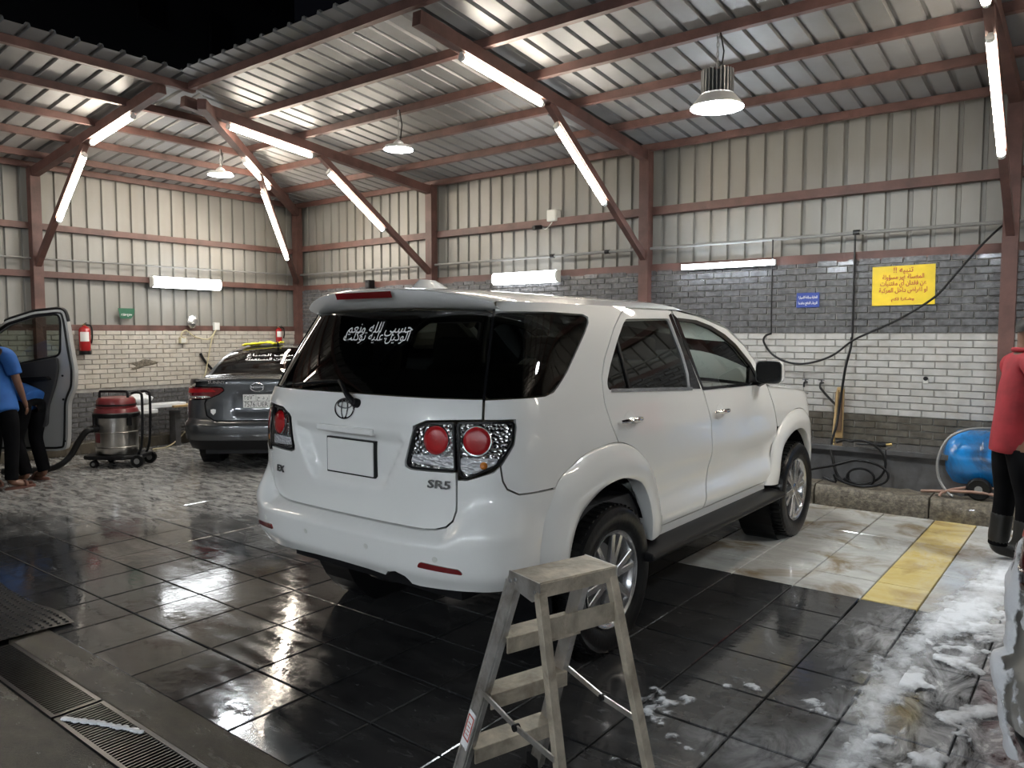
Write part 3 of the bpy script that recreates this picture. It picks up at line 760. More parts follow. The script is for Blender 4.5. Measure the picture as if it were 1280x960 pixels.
# outlines in (u, z)
FL_O = curve2([(1.03, .47), (1.056, .622), (1.166, .858), (1.319, .948), (1.48, .991), (1.727, 1.001), (1.927, .936), (2.10, .80), (2.175, .66), (2.215, .456)], 5)
FL_I = curve2([(1.215, .43), (1.262, .576), (1.352, .705), (1.50, .792), (1.66, .822), (1.80, .81), (1.942, .755), (2.025, .62), (2.045, .43)], 5)
RD_L = [(1.727, 1.001), (1.66, 1.10), (1.602, 1.21), (1.578, 1.339), (1.60, 1.42), (1.699, 1.579), (1.77, 1.655), (1.832, 1.69)]
QG = [(.787, 1.272), (.911, 1.276), (1.10, 1.277), (1.165, 1.290), (1.20, 1.315), (1.267, 1.377), (1.414, 1.558), (1.445, 1.605), (1.44, 1.632), (1.40, 1.640), (1.134, 1.645), (.88, 1.645), (.787, 1.645)]
quarter = [(.787, 1.182)] + QG[:0] + [(.787, 1.268)] + [(u, z - .004) for u, z in QG[1:6]] + [(u + .004, z) for u, z in QG[6:9]] + [(u, z + .004) for u, z in QG[9:]] + [(.787, 1.70), (1.84, 1.70)] + RD_L[::-1] + \
          [p for p in FL_O[::-1] if p[0] <= 1.727 and p[0] > 1.166 and p[1] > .8][1:] + [(1.166, .86), (.939, .863), (.885, .89), (.866, .925), (.858, .99), (.918, 1.079), (.930, 1.150), (.926, 1.182)]
def side_parts(mr):
    m = dict(mirror=mr)
    panel(SH, quarter, 'quarter_panel', 'paint_white', suv, **m)
    panel(SH, rounded(QG, .03), 'quarter_window', 'glass_dark', suv, off=-.004, rim=False, gap=.0, **m)
    # rear door
    rdoor = RD_L + [(2.37, 1.692), (2.39, 1.672), (2.56, 1.44), (2.76, 1.201), (2.86, 1.007), (2.885, .80), (2.874, .667), (2.761, .47), (2.213, .47)] + \
            [p for p in FL_O[::-1] if p[0] > 1.73 and p[0] < 2.21]
    rg = [(1.829, 1.627), (2.345, 1.637), (2.50, 1.42), (2.565, 1.30), (2.578, 1.222), (1.70, 1.262), (1.645, 1.272), (1.632, 1.31), (1.665, 1.395), (1.738, 1.516), (1.80, 1.60)]
    dd_ = lambda u, z: -.020 * math.exp(-((z - .66 - .02 * (u - 2.7)) / .085) ** 2) + .010 * math.exp(-((z - .52) / .045) ** 2)
    rd = panel(SH, rdoor, 'rear_door', 'paint_white', suv, [rounded(rg, .025)], step=.036, disp=dd_, **m)
    rg1 = [(1.745, 1.524), (1.83, 1.622), (2.343, 1.634), (2.50, 1.42), (2.563, 1.30), (2.574, 1.226), (1.88, 1.256)]
    rg2 = [(1.735, 1.516), (1.87, 1.256), (1.70, 1.266), (1.65, 1.275), (1.637, 1.31), (1.668, 1.395)]
    panel(SH, rounded(rg1, .02), 'door_window', 'glass_dark', rd, off=-.012, rim=False, gap=0, **m)
    panel(SH, rounded(rg2, .02), 'vent_window', 'glass_dark', rd, off=-.012, rim=False, gap=0, **m)
    panel(SH, [(1.73, 1.52), (1.745, 1.53), (1.885, 1.25), (1.868, 1.25)], 'window_divider', 'black_plastic', rd, off=-.004, gap=0, **m)
    panel(SH, [(1.66, 1.255), (1.66, 1.272), (2.60, 1.232), (2.60, 1.213)], 'belt_moulding', 'chrome', rd, off=.006, gap=0, depth=.012, **m)
    panel(SH, [(2.345, 1.66), (2.375, 1.672), (2.55, 1.44), (2.70, 1.25), (2.72, 1.215), (2.585, 1.222), (2.57, 1.31), (2.505, 1.43)], 'pillar_trim', 'gloss_black', rd, off=.003, gap=0, depth=.008, **m)
    # front door
    fdoor = [(2.395, 1.692), (2.44, 1.692), (2.80, 1.655), (3.19, 1.585), (3.49, 1.46), (3.71, 1.318), (3.858, 1.165), (3.95, 1.05), (4.01, .962), (4.055, .86), (4.06, .70), (3.99, .56), (3.86, .47), (2.765, .47), (2.878, .667), (2.889, .80), (2.864, 1.007), (2.764, 1.201), (2.565, 1.44)]
    fg = [(2.46, 1.637), (2.70, 1.625), (2.926, 1.587), (3.13, 1.53), (3.299, 1.470), (3.557, 1.328), (3.70, 1.20), (2.775, 1.215), (2.73, 1.26), (2.60, 1.44)]
    fd = panel(SH, fdoor, 'front_door', 'paint_white', suv, [rounded(fg, .025)], step=.036, disp=dd_, **m)
    panel(SH, rounded(inset(fg, .004), .02), 'door_window', 'glass_light', fd, off=-.012, rim=False, gap=0, **m)
    panel(SH, [(2.40, 1.668), (2.46, 1.64), (2.60, 1.44), (2.735, 1.255), (2.775, 1.212), (2.75, 1.212), (2.56, 1.45)], 'pillar_trim', 'gloss_black', fd, off=.003, gap=0, depth=.008, **m)
    fr = [(2.46, 1.645), (2.72, 1.635), (2.94, 1.60), (3.15, 1.545), (3.32, 1.48), (3.57, 1.345), (3.74, 1.20), (3.70, 1.195), (3.545, 1.325), (3.29, 1.462), (3.12, 1.522), (2.92, 1.578), (2.70, 1.615), (2.46, 1.627)]
    panel(SH, fr, 'window_seal', 'black_plastic', fd, off=.004, gap=0, depth=.014, **m)
    panel(SH, [(2.75, 1.205), (2.75, 1.222), (3.74, 1.208), (3.76, 1.188)], 'belt_moulding', 'gloss_black', fd, off=.006, gap=0, depth=.012, **m)
    panel(SH, [(3.56, 1.33), (3.72, 1.20), (3.60, 1.20), (3.52, 1.215)], 'mirror_sail', 'black_plastic', fd, off=-.002, gap=0, **m)
    # handles
    for u, z, dr in ((1.84, 1.100, rd), (2.99, 1.056, fd)):
        sg = -1 if mr else 1
        mb = MB(); ps = []
        for k in range(9):
            t = k / 8; uu = u - .10 + .2 * t; b = .012 + .03 * math.sin(math.pi * t) ** .6
            p = SH.P(uu, z + .004) + SH.Nn(uu, z) * b; ps.append((p.x * sg, p.y, p.z))
        mb.sweep(ps, [.009, .013, .015, .016, .016, .016, .016, .015, .010], 8); mb.build('handle', 'chrome', dr, 60)
        p = SH.P(u, z); nn = SH.Nn(u, z)
        mb = MB(); a = []
        for k in range(20):
            t = 2 * math.pi * k / 20; q = SH.P(u + .062 * math.cos(t), z + .052 * math.sin(t)); n2 = SH.Nn(u, z); q = q + n2 * .002; a.append((q.x * sg, q.y, q.z))
        q = p - nn * .012; mb.add(a + [(q.x * sg, q.y, q.z)], [(k, (k + 1) % 20, 20) for k in range(20)]); mb.build('handle_cup', 'paint_white', dr, 80)
        q = SH.P(u + .13, z) + nn * .003; mb = MB().cyl((q.x * sg, q.y, q.z), ((q.x + .004) * sg, q.y, q.z), .012, n=12); mb.build('lock', 'chrome', dr)
    # flared arches
    def flare(oo, ii, name, bul=.038):
        no = len(oo)
        def res(c, k):
            d = [0]
            for a, b in zip(c[:-1], c[1:]): d.append(d[-1] + math.hypot(b[0] - a[0], b[1] - a[1]))
            o = []
            for i in range(k + 1):
                t = d[-1] * i / k; j = 0
                while j < len(d) - 2 and d[j + 1] < t: j += 1
                s_ = (t - d[j]) / max(1e-9, d[j + 1] - d[j]); o.append((c[j][0] + (c[j + 1][0] - c[j][0]) * s_, c[j][1] + (c[j + 1][1] - c[j][1]) * s_))
            return o
        A, B = res(oo, 40), res(ii, 40); sg = -1 if mr else 1
        prof = [(0.0, -.012), (0.0, .003), (.05, .010), (.25, bul * .66), (.55, bul * .95), (.85, bul), (.97, bul * .9), (1.0, bul * .6), (1.0, -.05)]
        mb = MB()
        def f(s_, t):
            i = round(t * 40); k, o_ = prof[round(s_ * 8)]
            u = A[i][0] + (B[i][0] - A[i][0]) * k; z = A[i][1] + (B[i][1] - A[i][1]) * k
            p = SH.P(u, z) + SH.Nn(u, max(.36, z)) * o_; return (p.x * sg, p.y, p.z)
        mb.grid(f, 8, 40, mr); return mb.build(name, 'paint_white', suv, 55, fix=False)
    flare(FL_O, FL_I, 'wheel_arch_flare')
    uc = SH.us(2.83, .8)
    fo = curve2([(3.86, .44), (3.945, .56), (4.01, .70), (4.10, .83), (4.26, .915), (uc, .955), (4.72, .935), (4.90, .85), (5.02, .70), (5.06, .44)], 5)
    fi = curve2([(4.07, .43), (4.085, .58), (4.17, .71), (4.32, .785), (uc, .805), (4.64, .785), (4.79, .71), (4.87, .58), (4.89, .43)], 5)
    flare(fo, fi, 'wheel_arch_flare')
    fend = [(3.866, 1.165), (3.955, 1.05), (4.016, .962), (4.06, .86)] + [(u, z + .002) for u, z in fo if .83 < z] + [(5.0, .75), (5.12, .75), (5.16, .90), (5.10, 1.02), (4.75, 1.085), (4.30, 1.145), (3.90, 1.175)]
    panel(SH, fend, 'front_fender', 'paint_white', suv, **m)
    uf = SH.ufront(.7)
    panel(SH, [(5.12, .745), (5.0, .74), (5.06, .60), (5.09, .36), (uf, .36), (uf, .88), (5.30, .88)], 'front_bumper', 'paint_white', suv, gap=0, **m)
    panel(SH, [(5.17, .89), (5.30, .89), (5.72, .86), (5.70, 1.0), (5.12, 1.02)], 'headlamp', 'lamp_chrome', suv, **m)
    panel(SH, [(5.74, .80), (uf, .80), (uf, 1.01), (5.72, 1.0)], 'grille', 'chrome', suv, off=-.01, gap=0, **m)
    panel(SH, [(2.20, .38), (2.20, .465), (3.86, .465), (3.90, .38)], 'rocker_panel', 'paint_white', suv, off=-.006, **m)
    # lamps
    li = rounded([(.405, .975), (.452, 1.140), (.52, 1.165), (.656, 1.174), (.664, .962), (.43, .958)], .02)
    lo = rounded([(.668, 1.174), (.80, 1.178), (.926, 1.176), (.918, 1.085), (.853, .995), (.71, .930), (.695, .932), (.672, .957)], .02)
    for pl, nm, cu_, cz, ra in ((li, 'tail_lamp', .566, 1.092, .060), (lo, 'tail_lamp', .757, 1.096, .060)):
        la = panel(SH, pl, nm, 'lamp_chrome', suv, off=-.012, gap=.003, depth=.03, **m)
        panel(SH, pl, 'lamp_bezel', 'black_plastic', la, [inset(pl, .010)], off=.003, gap=.001, depth=.02, **m)
        panel(SH, inset(pl, .008), 'lamp_cover', 'lamp_cover', la, off=.004, gap=0, rim=False, **m)
        lo_ = [(.425, .985), (.440, 1.022), (.650, 1.022), (.650, .975)] if cu_ < .7 else [(.682, .972), (.682, 1.022), (.85, 1.022), (.835, .990), (.71, .948)]
        panel(SH, rounded(lo_, .01), 'clear_lens', 'lamp_clear', la, off=-.008, gap=0, rim=False, **m)
        c = SH.P(cu_, cz); n2 = SH.Nn(cu_, cz); sg = -1 if mr else 1; fx = lambda v: Vector((v.x * sg, v.y, v.z))
        MB().lathe([(ra, -.012), (ra * .96, -.004), (ra * .7, .0), (.001, .0015)], 28, fx(c), fx(n2), False).build('red_lens', 'lamp_red', la, 70)
        e1 = n2.orthogonal().normalized(); e2 = n2.cross(e1)
        MB().sweep([fx(c - n2 * .004 + (e1 * math.cos(t) + e2 * math.sin(t)) * ra * 1.04) for t in [2 * math.pi * k / 28 for k in range(28)]], .0045, 6, True).build('lens_ring', 'chrome', la, 60)
        if cu_ > .7:
            c = SH.P(.785, .99); n2 = SH.Nn(.785, .99)
            MB().lathe([(.018, -.012), (.014, -.002), (.001, 0)], 14, fx(c), fx(n2), False).build('amber_bulb', 'lamp_amber', la, 60)
both(side_parts)
# tailgate with plate recess
def tg_disp(u, z):
    d = 0
    a = abs(u); hwz = .255 + (z - .865) / (1.075 - .865) * .125
    if .80 < z < 1.16:
        k = smooth01((hwz + .012 - a) / .030) * smooth01((z - .850) / .024) * smooth01((1.088 - z) / .018); d -= .050 * k
    d += .010 * smooth01((z - 1.13) / .02)                     # crease under the glass
    return d
H = [(.0, .692), (.50, .692), (.56, .698), (.615, .715), (.648, .745), (.662, .79), (.664, .87), (.664, .958)]
H2 = [(.430, .955), (.402, .965), (.400, .985), (.449, 1.142), (.52, 1.170), (.66, 1.178), (.783, 1.182), (.783, 1.268)]
tg_half = H + H2
tg = tg_half + [(-u, z) for u, z in tg_half[::-1] if u > 0]
tgo = panel(SH, tg, 'tailgate', 'paint_white', suv, step=.026, disp=tg_disp)
rg_ = [(0, 1.272), (.783, 1.272), (.783, 1.645), (.74, 1.66), (0, 1.66)]
rw = panel(SH, rg_ + [(-u, z) for u, z in rg_[::-1] if u > 0], 'rear_window', 'glass_dark', suv, off=-.004, rim=False, gap=.002)
for sg in (1, -1):
    panel(SH, [(sg * .778, 1.265), (sg * .790, 1.265), (sg * .790, 1.66), (sg * .778, 1.66)], 'window_seal', 'gloss_black', rw, off=.001, gap=0)
# bumper
def b_disp(u, z):
    a = abs(u); k = smooth01((1.12 - a) / .35)
    led = smooth01(((.692 if a < .6 else .692 + .18 * smooth01((a - .6) / .16)) - z) / (.030 if a < .6 else .03 + .17 * smooth01((a - .6) / .16))); low = 1 - .45 * smooth01((.54 - z) / .10)
    cor = smooth01((z - .80) / .02) * smooth01((a - .62) / .08) * 0
    return k * (.085 * led * low) + .004 + cor
bh = [(.0, .690), (.50, .690), (.562, .696), (.618, .713), (.652, .744), (.667, .79), (.670, .926), (.692, .928), (.712, .927), (.83, .965), (.855, .990), (.864, .924), (.883, .888), (.938, .861), (1.164, .857), (1.095, .72), (1.05, .60), (1.03, .48), (.90, .458), (.74, .456), (.50, .448), (.455, .452), (.43, .49), (.385, .508), (.335, .495), (.305, .468), (.20, .478), (.0, .482)]
lf = [(-u, z) for u, z in bh[::-1] if u > 0 and z > .47] ; lf = [(-.0, .465)] * 0 + lf
bm_out = bh + [(-.20, .478), (-.50, .458), (-.74, .456), (-.90, .458), (-1.025, .48)] + lf[0:0] + [(-u, z) for u, z in bh[::-1] if u > 1.03 and z < .8] + [(-u, z) for u, z in bh[:15][::-1] if u > 0]
bmp = panel(SH, bm_out, 'rear_bumper', 'paint_white', suv, step=.020, disp=b_disp, gap=.002)
for sg in (1, -1):
    panel(SH, rounded([(sg * .515, .556), (sg * .53, .582), (sg * .70, .568), (sg * .715, .545)], .012), 'reflector', 'lamp_dark_red', bmp, off=.006, disp=b_disp, depth=.01, gap=0)
    for u in (.22, .60):
        c = SH.P(sg * u, .60); n2 = SH.Nn(sg * u, .60); c = c + n2 * b_disp(u, .60)
        MB().lathe([(.013, -.002), (.013, .0015), (.010, .002), (.010, .0005), (.001, .0008)], 14, c, n2, False).build('parking_sensor', 'plastic_white', bmp, 40)
# roof, spoiler, windscreen, bonnet
def roof_pt(s_, t):
    u = -3.16 + 6.32 * s_; zz = 1.695; au = abs(u); e = SH.P(u, zz)
    c = Vector((0, max(e.y, -.28), 0)); p = e.lerp(c, t); p.z = zz + .078 * (1 - (1 - t) ** 2.6) - .055 * smooth01((e.y - .75) / .8) * (1 - .15 * t) * 1.0
    if e.y < -.2: p.y = e.y + (c.y - e.y) * t
    return p
us_ = [SH.us(1.15, 1.695)]
def roof2(s_, t):
    ue = us_[0]; u = -ue + 2 * ue * s_; e = SH.P(u, 1.695); cy = max(e.y, -.30)
    p = e.lerp(Vector((0, cy, 1.695)), t); p.z = 1.695 + .08 * (1 - (1 - t) ** 3)
    return p
MB().grid(roof2, 80, 10).build('roof', 'paint_white', suv, 60)
# roof front edge down the pillars
AP = [(1.10, 1.695), (1.40, 1.668), (1.738, 1.60), (2.0, 1.465), (2.122, 1.34), (2.27, 1.18)]
apf = pchip([a for a, b in AP], [b for a, b in AP])
def screen(s_, t, crown=.08):
    y = 1.13 + (2.30 - 1.13) * t; z = apf(y); x = SH.w(z) * (2 * s_ - 1); q = 1 - (2 * s_ - 1) ** 2
    return Vector((x * .985, y + .16 * q * min(1, t * 3), z + crown * q * (1 - .6 * t)))
MB().grid(lambda s_, t: screen(.05 + .9 * s_, .03 + .97 * t), 16, 14).build('windscreen', 'glass_light', suv, 60)
for a, b in ((0, .055), (.945, 1)): MB().grid(lambda s_, t: screen(a + (b - a) * s_, t) + Vector((0, 0, .003)), 2, 16).build('windscreen_pillar', 'paint_white', suv, 60)
MB().grid(lambda s_, t: screen(s_, .05 * t) + Vector((0, 0, .004)), 16, 2).build('roof_header', 'paint_white', suv, 60)
def hood(s_, t):
    y = 2.24 + 1.22 * t; z = 1.17 - .11 * t - .03 * t ** 3; xw = SH.P(SH.us(min(y, 3.1), 1.05), 1.05).x * (1 - .10 * max(0, (t - .7) / .3) ** 2); q = 1 - (2 * s_ - 1) ** 2
    return Vector((xw * (2 * s_ - 1), y + .12 * q * t, z + .055 * q))
MB().grid(hood, 16, 14).build('bonnet', 'paint_white', suv, 60)
def spo(s_, t):
    x = -.66 + 1.32 * s_; q = (abs(x) / .66); yb = -.80 + .17 * q ** 2.4
    ring = [(.26, 1.712), (.02, 1.716), (.005, 1.708), (.015, 1.694), (.10, 1.664), (.24, 1.655)][round(t * 5)]
    z = ring[1] + (.062 * (1 - q ** 3) if round(t * 5) < 1 else .048 * (1 - q ** 2.4) if round(t * 5) < 4 else .012 * (1 - q ** 2))
    return (x, yb + ring[0], z - .02 * q ** 4)
so = MB().grid(spo, 32, 5).build('roof_spoiler', 'paint_white', suv, 50)
MB().grid(lambda s_, t: (-.22 + .40 * s_, -.790 - .010 + .012 * t, 1.748 - .030 * t), 10, 2).build('brake_lamp', 'lamp_dark_red', so, 60)
fin = [(-.55, .0), (-.50, .045), (-.42, .058), (-.36, .05), (-.20, .0)]
mb = MB()
for sx in (0,):
    vs = [(0.05, y, 1.765 + h) for y, h in fin[1:4]]; base = [(.05 + .035 * math.cos(t), -.37 + .19 * math.sin(t), 1.755) for t in [2 * math.pi * k / 14 for k in range(14)]]
    tops = [(.05 + .012 * math.cos(t), -.42 + .06 * math.sin(t), 1.825) for t in [2 * math.pi * k / 14 for k in range(14)]]
    mb.add(base + tops, [(k, (k + 1) % 14, (k + 1) % 14 + 14, k + 14) for k in range(14)] + [tuple(range(14, 28))])
mb.build('antenna_fin', 'paint_white', suv, 60)
# wiper
wp = [SH.P(u, z) + SH.Nn(u, z) * .022 for u, z in ((-.442, 1.283), (-.30, 1.300), (-.15, 1.312), (-.07, 1.311))]
wo = MB().sweep(wp, .008, 6).build('rear_wiper', 'black_plastic', suv, 50)
MB().sweep([SH.P(-.08, 1.312) + SH.Nn(-.08, 1.31) * .03, SH.P(-.02, 1.29) + SH.Nn(0, 1.29) * .045, SH.P(.035, 1.25) + SH.Nn(0, 1.25) * .045, SH.P(.075, 1.222) + SH.Nn(.07, 1.22) * .03], [.008, .011, .013, .015], 8).build('wiper_arm', 'black_plastic', wo, 50)
MB().lathe([(.022, -.03), (.022, .010), (.016, .020), (.001, .022)], 16, SH.P(.080, 1.222) + SH.Nn(.08, 1.22) * .02, SH.Nn(.08, 1.22), False).build('wiper_hub', 'black_plastic', wo, 50)
# emblem of three ovals
ec = SH.P(0.0, 1.197) + Vector((0, -.014, 0)); en = SH.Nn(0.001, 1.197); ez = Vector((0, .1, 1)).normalized()
em = MB()
for a, b, cz, r_ in ((.066, .046, 0, .0065), (.021, .044, 0, .0045), (.048, .0155, .018, .0045)):
    em.sweep([ec + Vector((a * math.cos(t), 0, 0)) + ez * (b * math.sin(t) + cz) for t in [2 * math.pi * k / 32 for k in range(32)]], r_, 6, True)
em.build('emblem', 'chrome', suv, 60)
for k in range(2): pass
yb_ = lambda u, z: SH.P(u, z) + SH.Nn(u, z) * .006
def badge(t, u, z, size, wd):
    a, b = SH.P(u - .04, z), SH.P(u + .04, z); text(t, size, 'badge_metal', 'badge_lettering', tgo, frame(yb_(u, z), b - a, (0, 0, 1)), wd, ext=.003, shear=.1, bold=.001)
badge('SR5', .582, .900, .050, .115); badge('EX', -.545, .85, .048, .08)
# number plate (blank) and lamp housing
pa = SH.P(0, .965); pl = MB().box(-.165, .165, pa.y + .028, pa.y + .040, .885, 1.045).build('number_plate', 'plate_white', suv, bevel=.004)
MB().box(-.172, .172, pa.y + .033, pa.y + .055, .878, 1.052).build('plate_frame', 'black_plastic', pl)
MB().box(-.20, .20, pa.y - .012, pa.y + .03, 1.083, 1.115).build('plate_lamp_bar', 'paint_white', suv, bevel=.008)
# rear window lettering
for tx, u, z, sz, wd in ((arabic('حسبي الله ونعم'), .05, 1.575, .085, .46), (arabic('الوكيل عليه توكلت'), .04, 1.535, .075, .46)):
    a, b = SH.P(u - .05, z), SH.P(u + .05, z); up = SH.P(u, z + .05) - SH.P(u, z - .05)
    text(tx, sz, 'white_print', 'window_lettering', rw, frame(SH.P(u, z) + SH.Nn(u, z) * .003, b - a, up), wd, ext=.0006)
# side steps, mirrors, wheels, underbody, cabin
for sg in (1, -1):
    st = MB().prism([(sg * x, z) for x, z in ((.80, .325), (.975, .345), (.992, .365), (.985, .385), (.80, .425))], 'y', .30, 2.36).build('side_step', 'black_plastic', suv, bevel=.012)
    for k in range(4):
        MB().box(sg * (.86 + .03 * k) - .006, sg * (.86 + .03 * k) + .006, .40, 2.26, .396 - .0064 * k, .410 - .0064 * k).build('tread_rib', 'black_rubber', st)
    for k in range(3): MB().bar((sg * .70, .6 + k * .72, .36), (sg * .86, .6 + k * .72, .345), .05, .03).build('step_bracket', 'black_plastic', st)
    def mirror_ring(s_, t, sg=sg):
        a = 2 * math.pi * s_; k = [1.0, 1.02, .95, .75, .35, .0][round(t * 5)]; yo = [0, .03, .07, .10, .118, .122][round(t * 5)]
        e = .42; cx_, cz_ = math.copysign(abs(math.cos(a)) ** e, math.cos(a)), math.copysign(abs(math.sin(a)) ** e, math.sin(a))
        return (sg * (.985 + .092 * k * cx_ + .02 * k * cz_ * -1 * 0), 1.955 + yo, 1.285 + .078 * k * cz_)
    mi = MB().grid(mirror_ring, 32, 5).build('wing_mirror', 'paint_white', suv, 60)
    MB().add([(sg * .985 + .086 * c * 1.0, 1.952, 1.285 + .072 * d) for c, d in [(math.copysign(abs(math.cos(t)) ** .42, math.cos(t)), math.copysign(abs(math.sin(t)) ** .42, math.sin(t))) for t in [2 * math.pi * k / 32 for k in range(32)]]], [tuple(range(32))]).build('mirror_glass', 'gloss_black', mi)
    MB().bar((sg * .865, 2.06, 1.19), (sg * .95, 2.03, 1.235), .06, .04).build('mirror_foot', 'black_plastic', mi, bevel=.01)
    for yy in (0, 2.83):
        wheel(suv, (sg * .80, yy, .372), sg, .372, .27, .238)
        # wheel housing
        mb = MB().lathe([(.455, -.20), (.455, .06)], 32, (sg * .80, yy, .40), (sg, 0, 0), False); mb.lathe([(.0, -.2), (.455, -.2)], 32, (sg * .80, yy, .40), (sg, 0, 0), False)
        mb.build('wheel_housing', 'black_plastic', suv)
ub = MB().box(-.60, .60, -.78, 3.35, .36, .52); ub.build('underbody', 'black_plastic', suv)
MB().box(-.84, .84, .50, 2.30, .40, .50).build('floor_pan', 'black_plastic', suv)
MB().cyl((.38, -.72, .40), (.38, -.2, .40), .035, n=14).build('exhaust_pipe', 'conduit', suv, 50)
MB().cyl((-.9 + .9, -.1, .372), (-.62, 0, .372), .05, n=10).build('axle', 'black_plastic', suv)
MB().lathe([(.001, -.1), (.30, -.1), (.33, -.04), (.30, .05), (.001, .05)], 24, (0, -.42, .42), (0, 0, 1), False).build('spare_wheel', 'tyre', suv, 40)
def seat(x, y, wd, label):
    s_ = MB().box(x - wd / 2, x + wd / 2, y, y + .50, .72, .86).build('seat', 'trim_beige', suv, bevel=.05)
    MB().bar((x, y + .02, .84), (x, y - .20, 1.36), wd, .13, (0, 1, 0)).build('seat_back', 'trim_beige', s_, bevel=.05)
    return s_
for x, y, wd in ((-.38, 1.45, .52), (.38, 1.45, .52), (0, .52, 1.35), (0, -.30, 1.2)):
    s_ = seat(x, y, wd, '')
    for hx in ((x,) if wd < .6 else (x - .38, x + .38)): MB().box(hx - .13, hx + .13, y - .31, y - .21, 1.38, 1.53).build('headrest', 'trim_beige', s_, bevel=.035)
MB().box(-.82, .82, 1.98, 2.36, .60, 1.14).build('dashboard', 'interior_dark', suv, bevel=.06)
MB().box(-.84, .84, -.75, 2.3, .50, .70).build('cabin_floor', 'interior_dark', suv)
MB().sweep([Vector((-.38 + .185 * math.cos(t), 1.93 + .05 * math.sin(t), 1.13 + .18 * math.sin(t))) for t in [2 * math.pi * k / 28 for k in range(28)]], .015, 6, True).build('steering_wheel', 'interior_dark', suv, 60)
MB().grid(lambda a, b: (-.66 + 1.32 * a, -.50 + 1.62 * b, 1.70 + .05 * (1 - (2 * a - 1) ** 2)), 6, 4).build('headliner', 'trim_beige', suv)

for o in list(C.objects):
    if o.parent == suv and o.name.split('.')[0] not in ('wheel', 'wheel_housing', 'axle'): o.location.z += .05

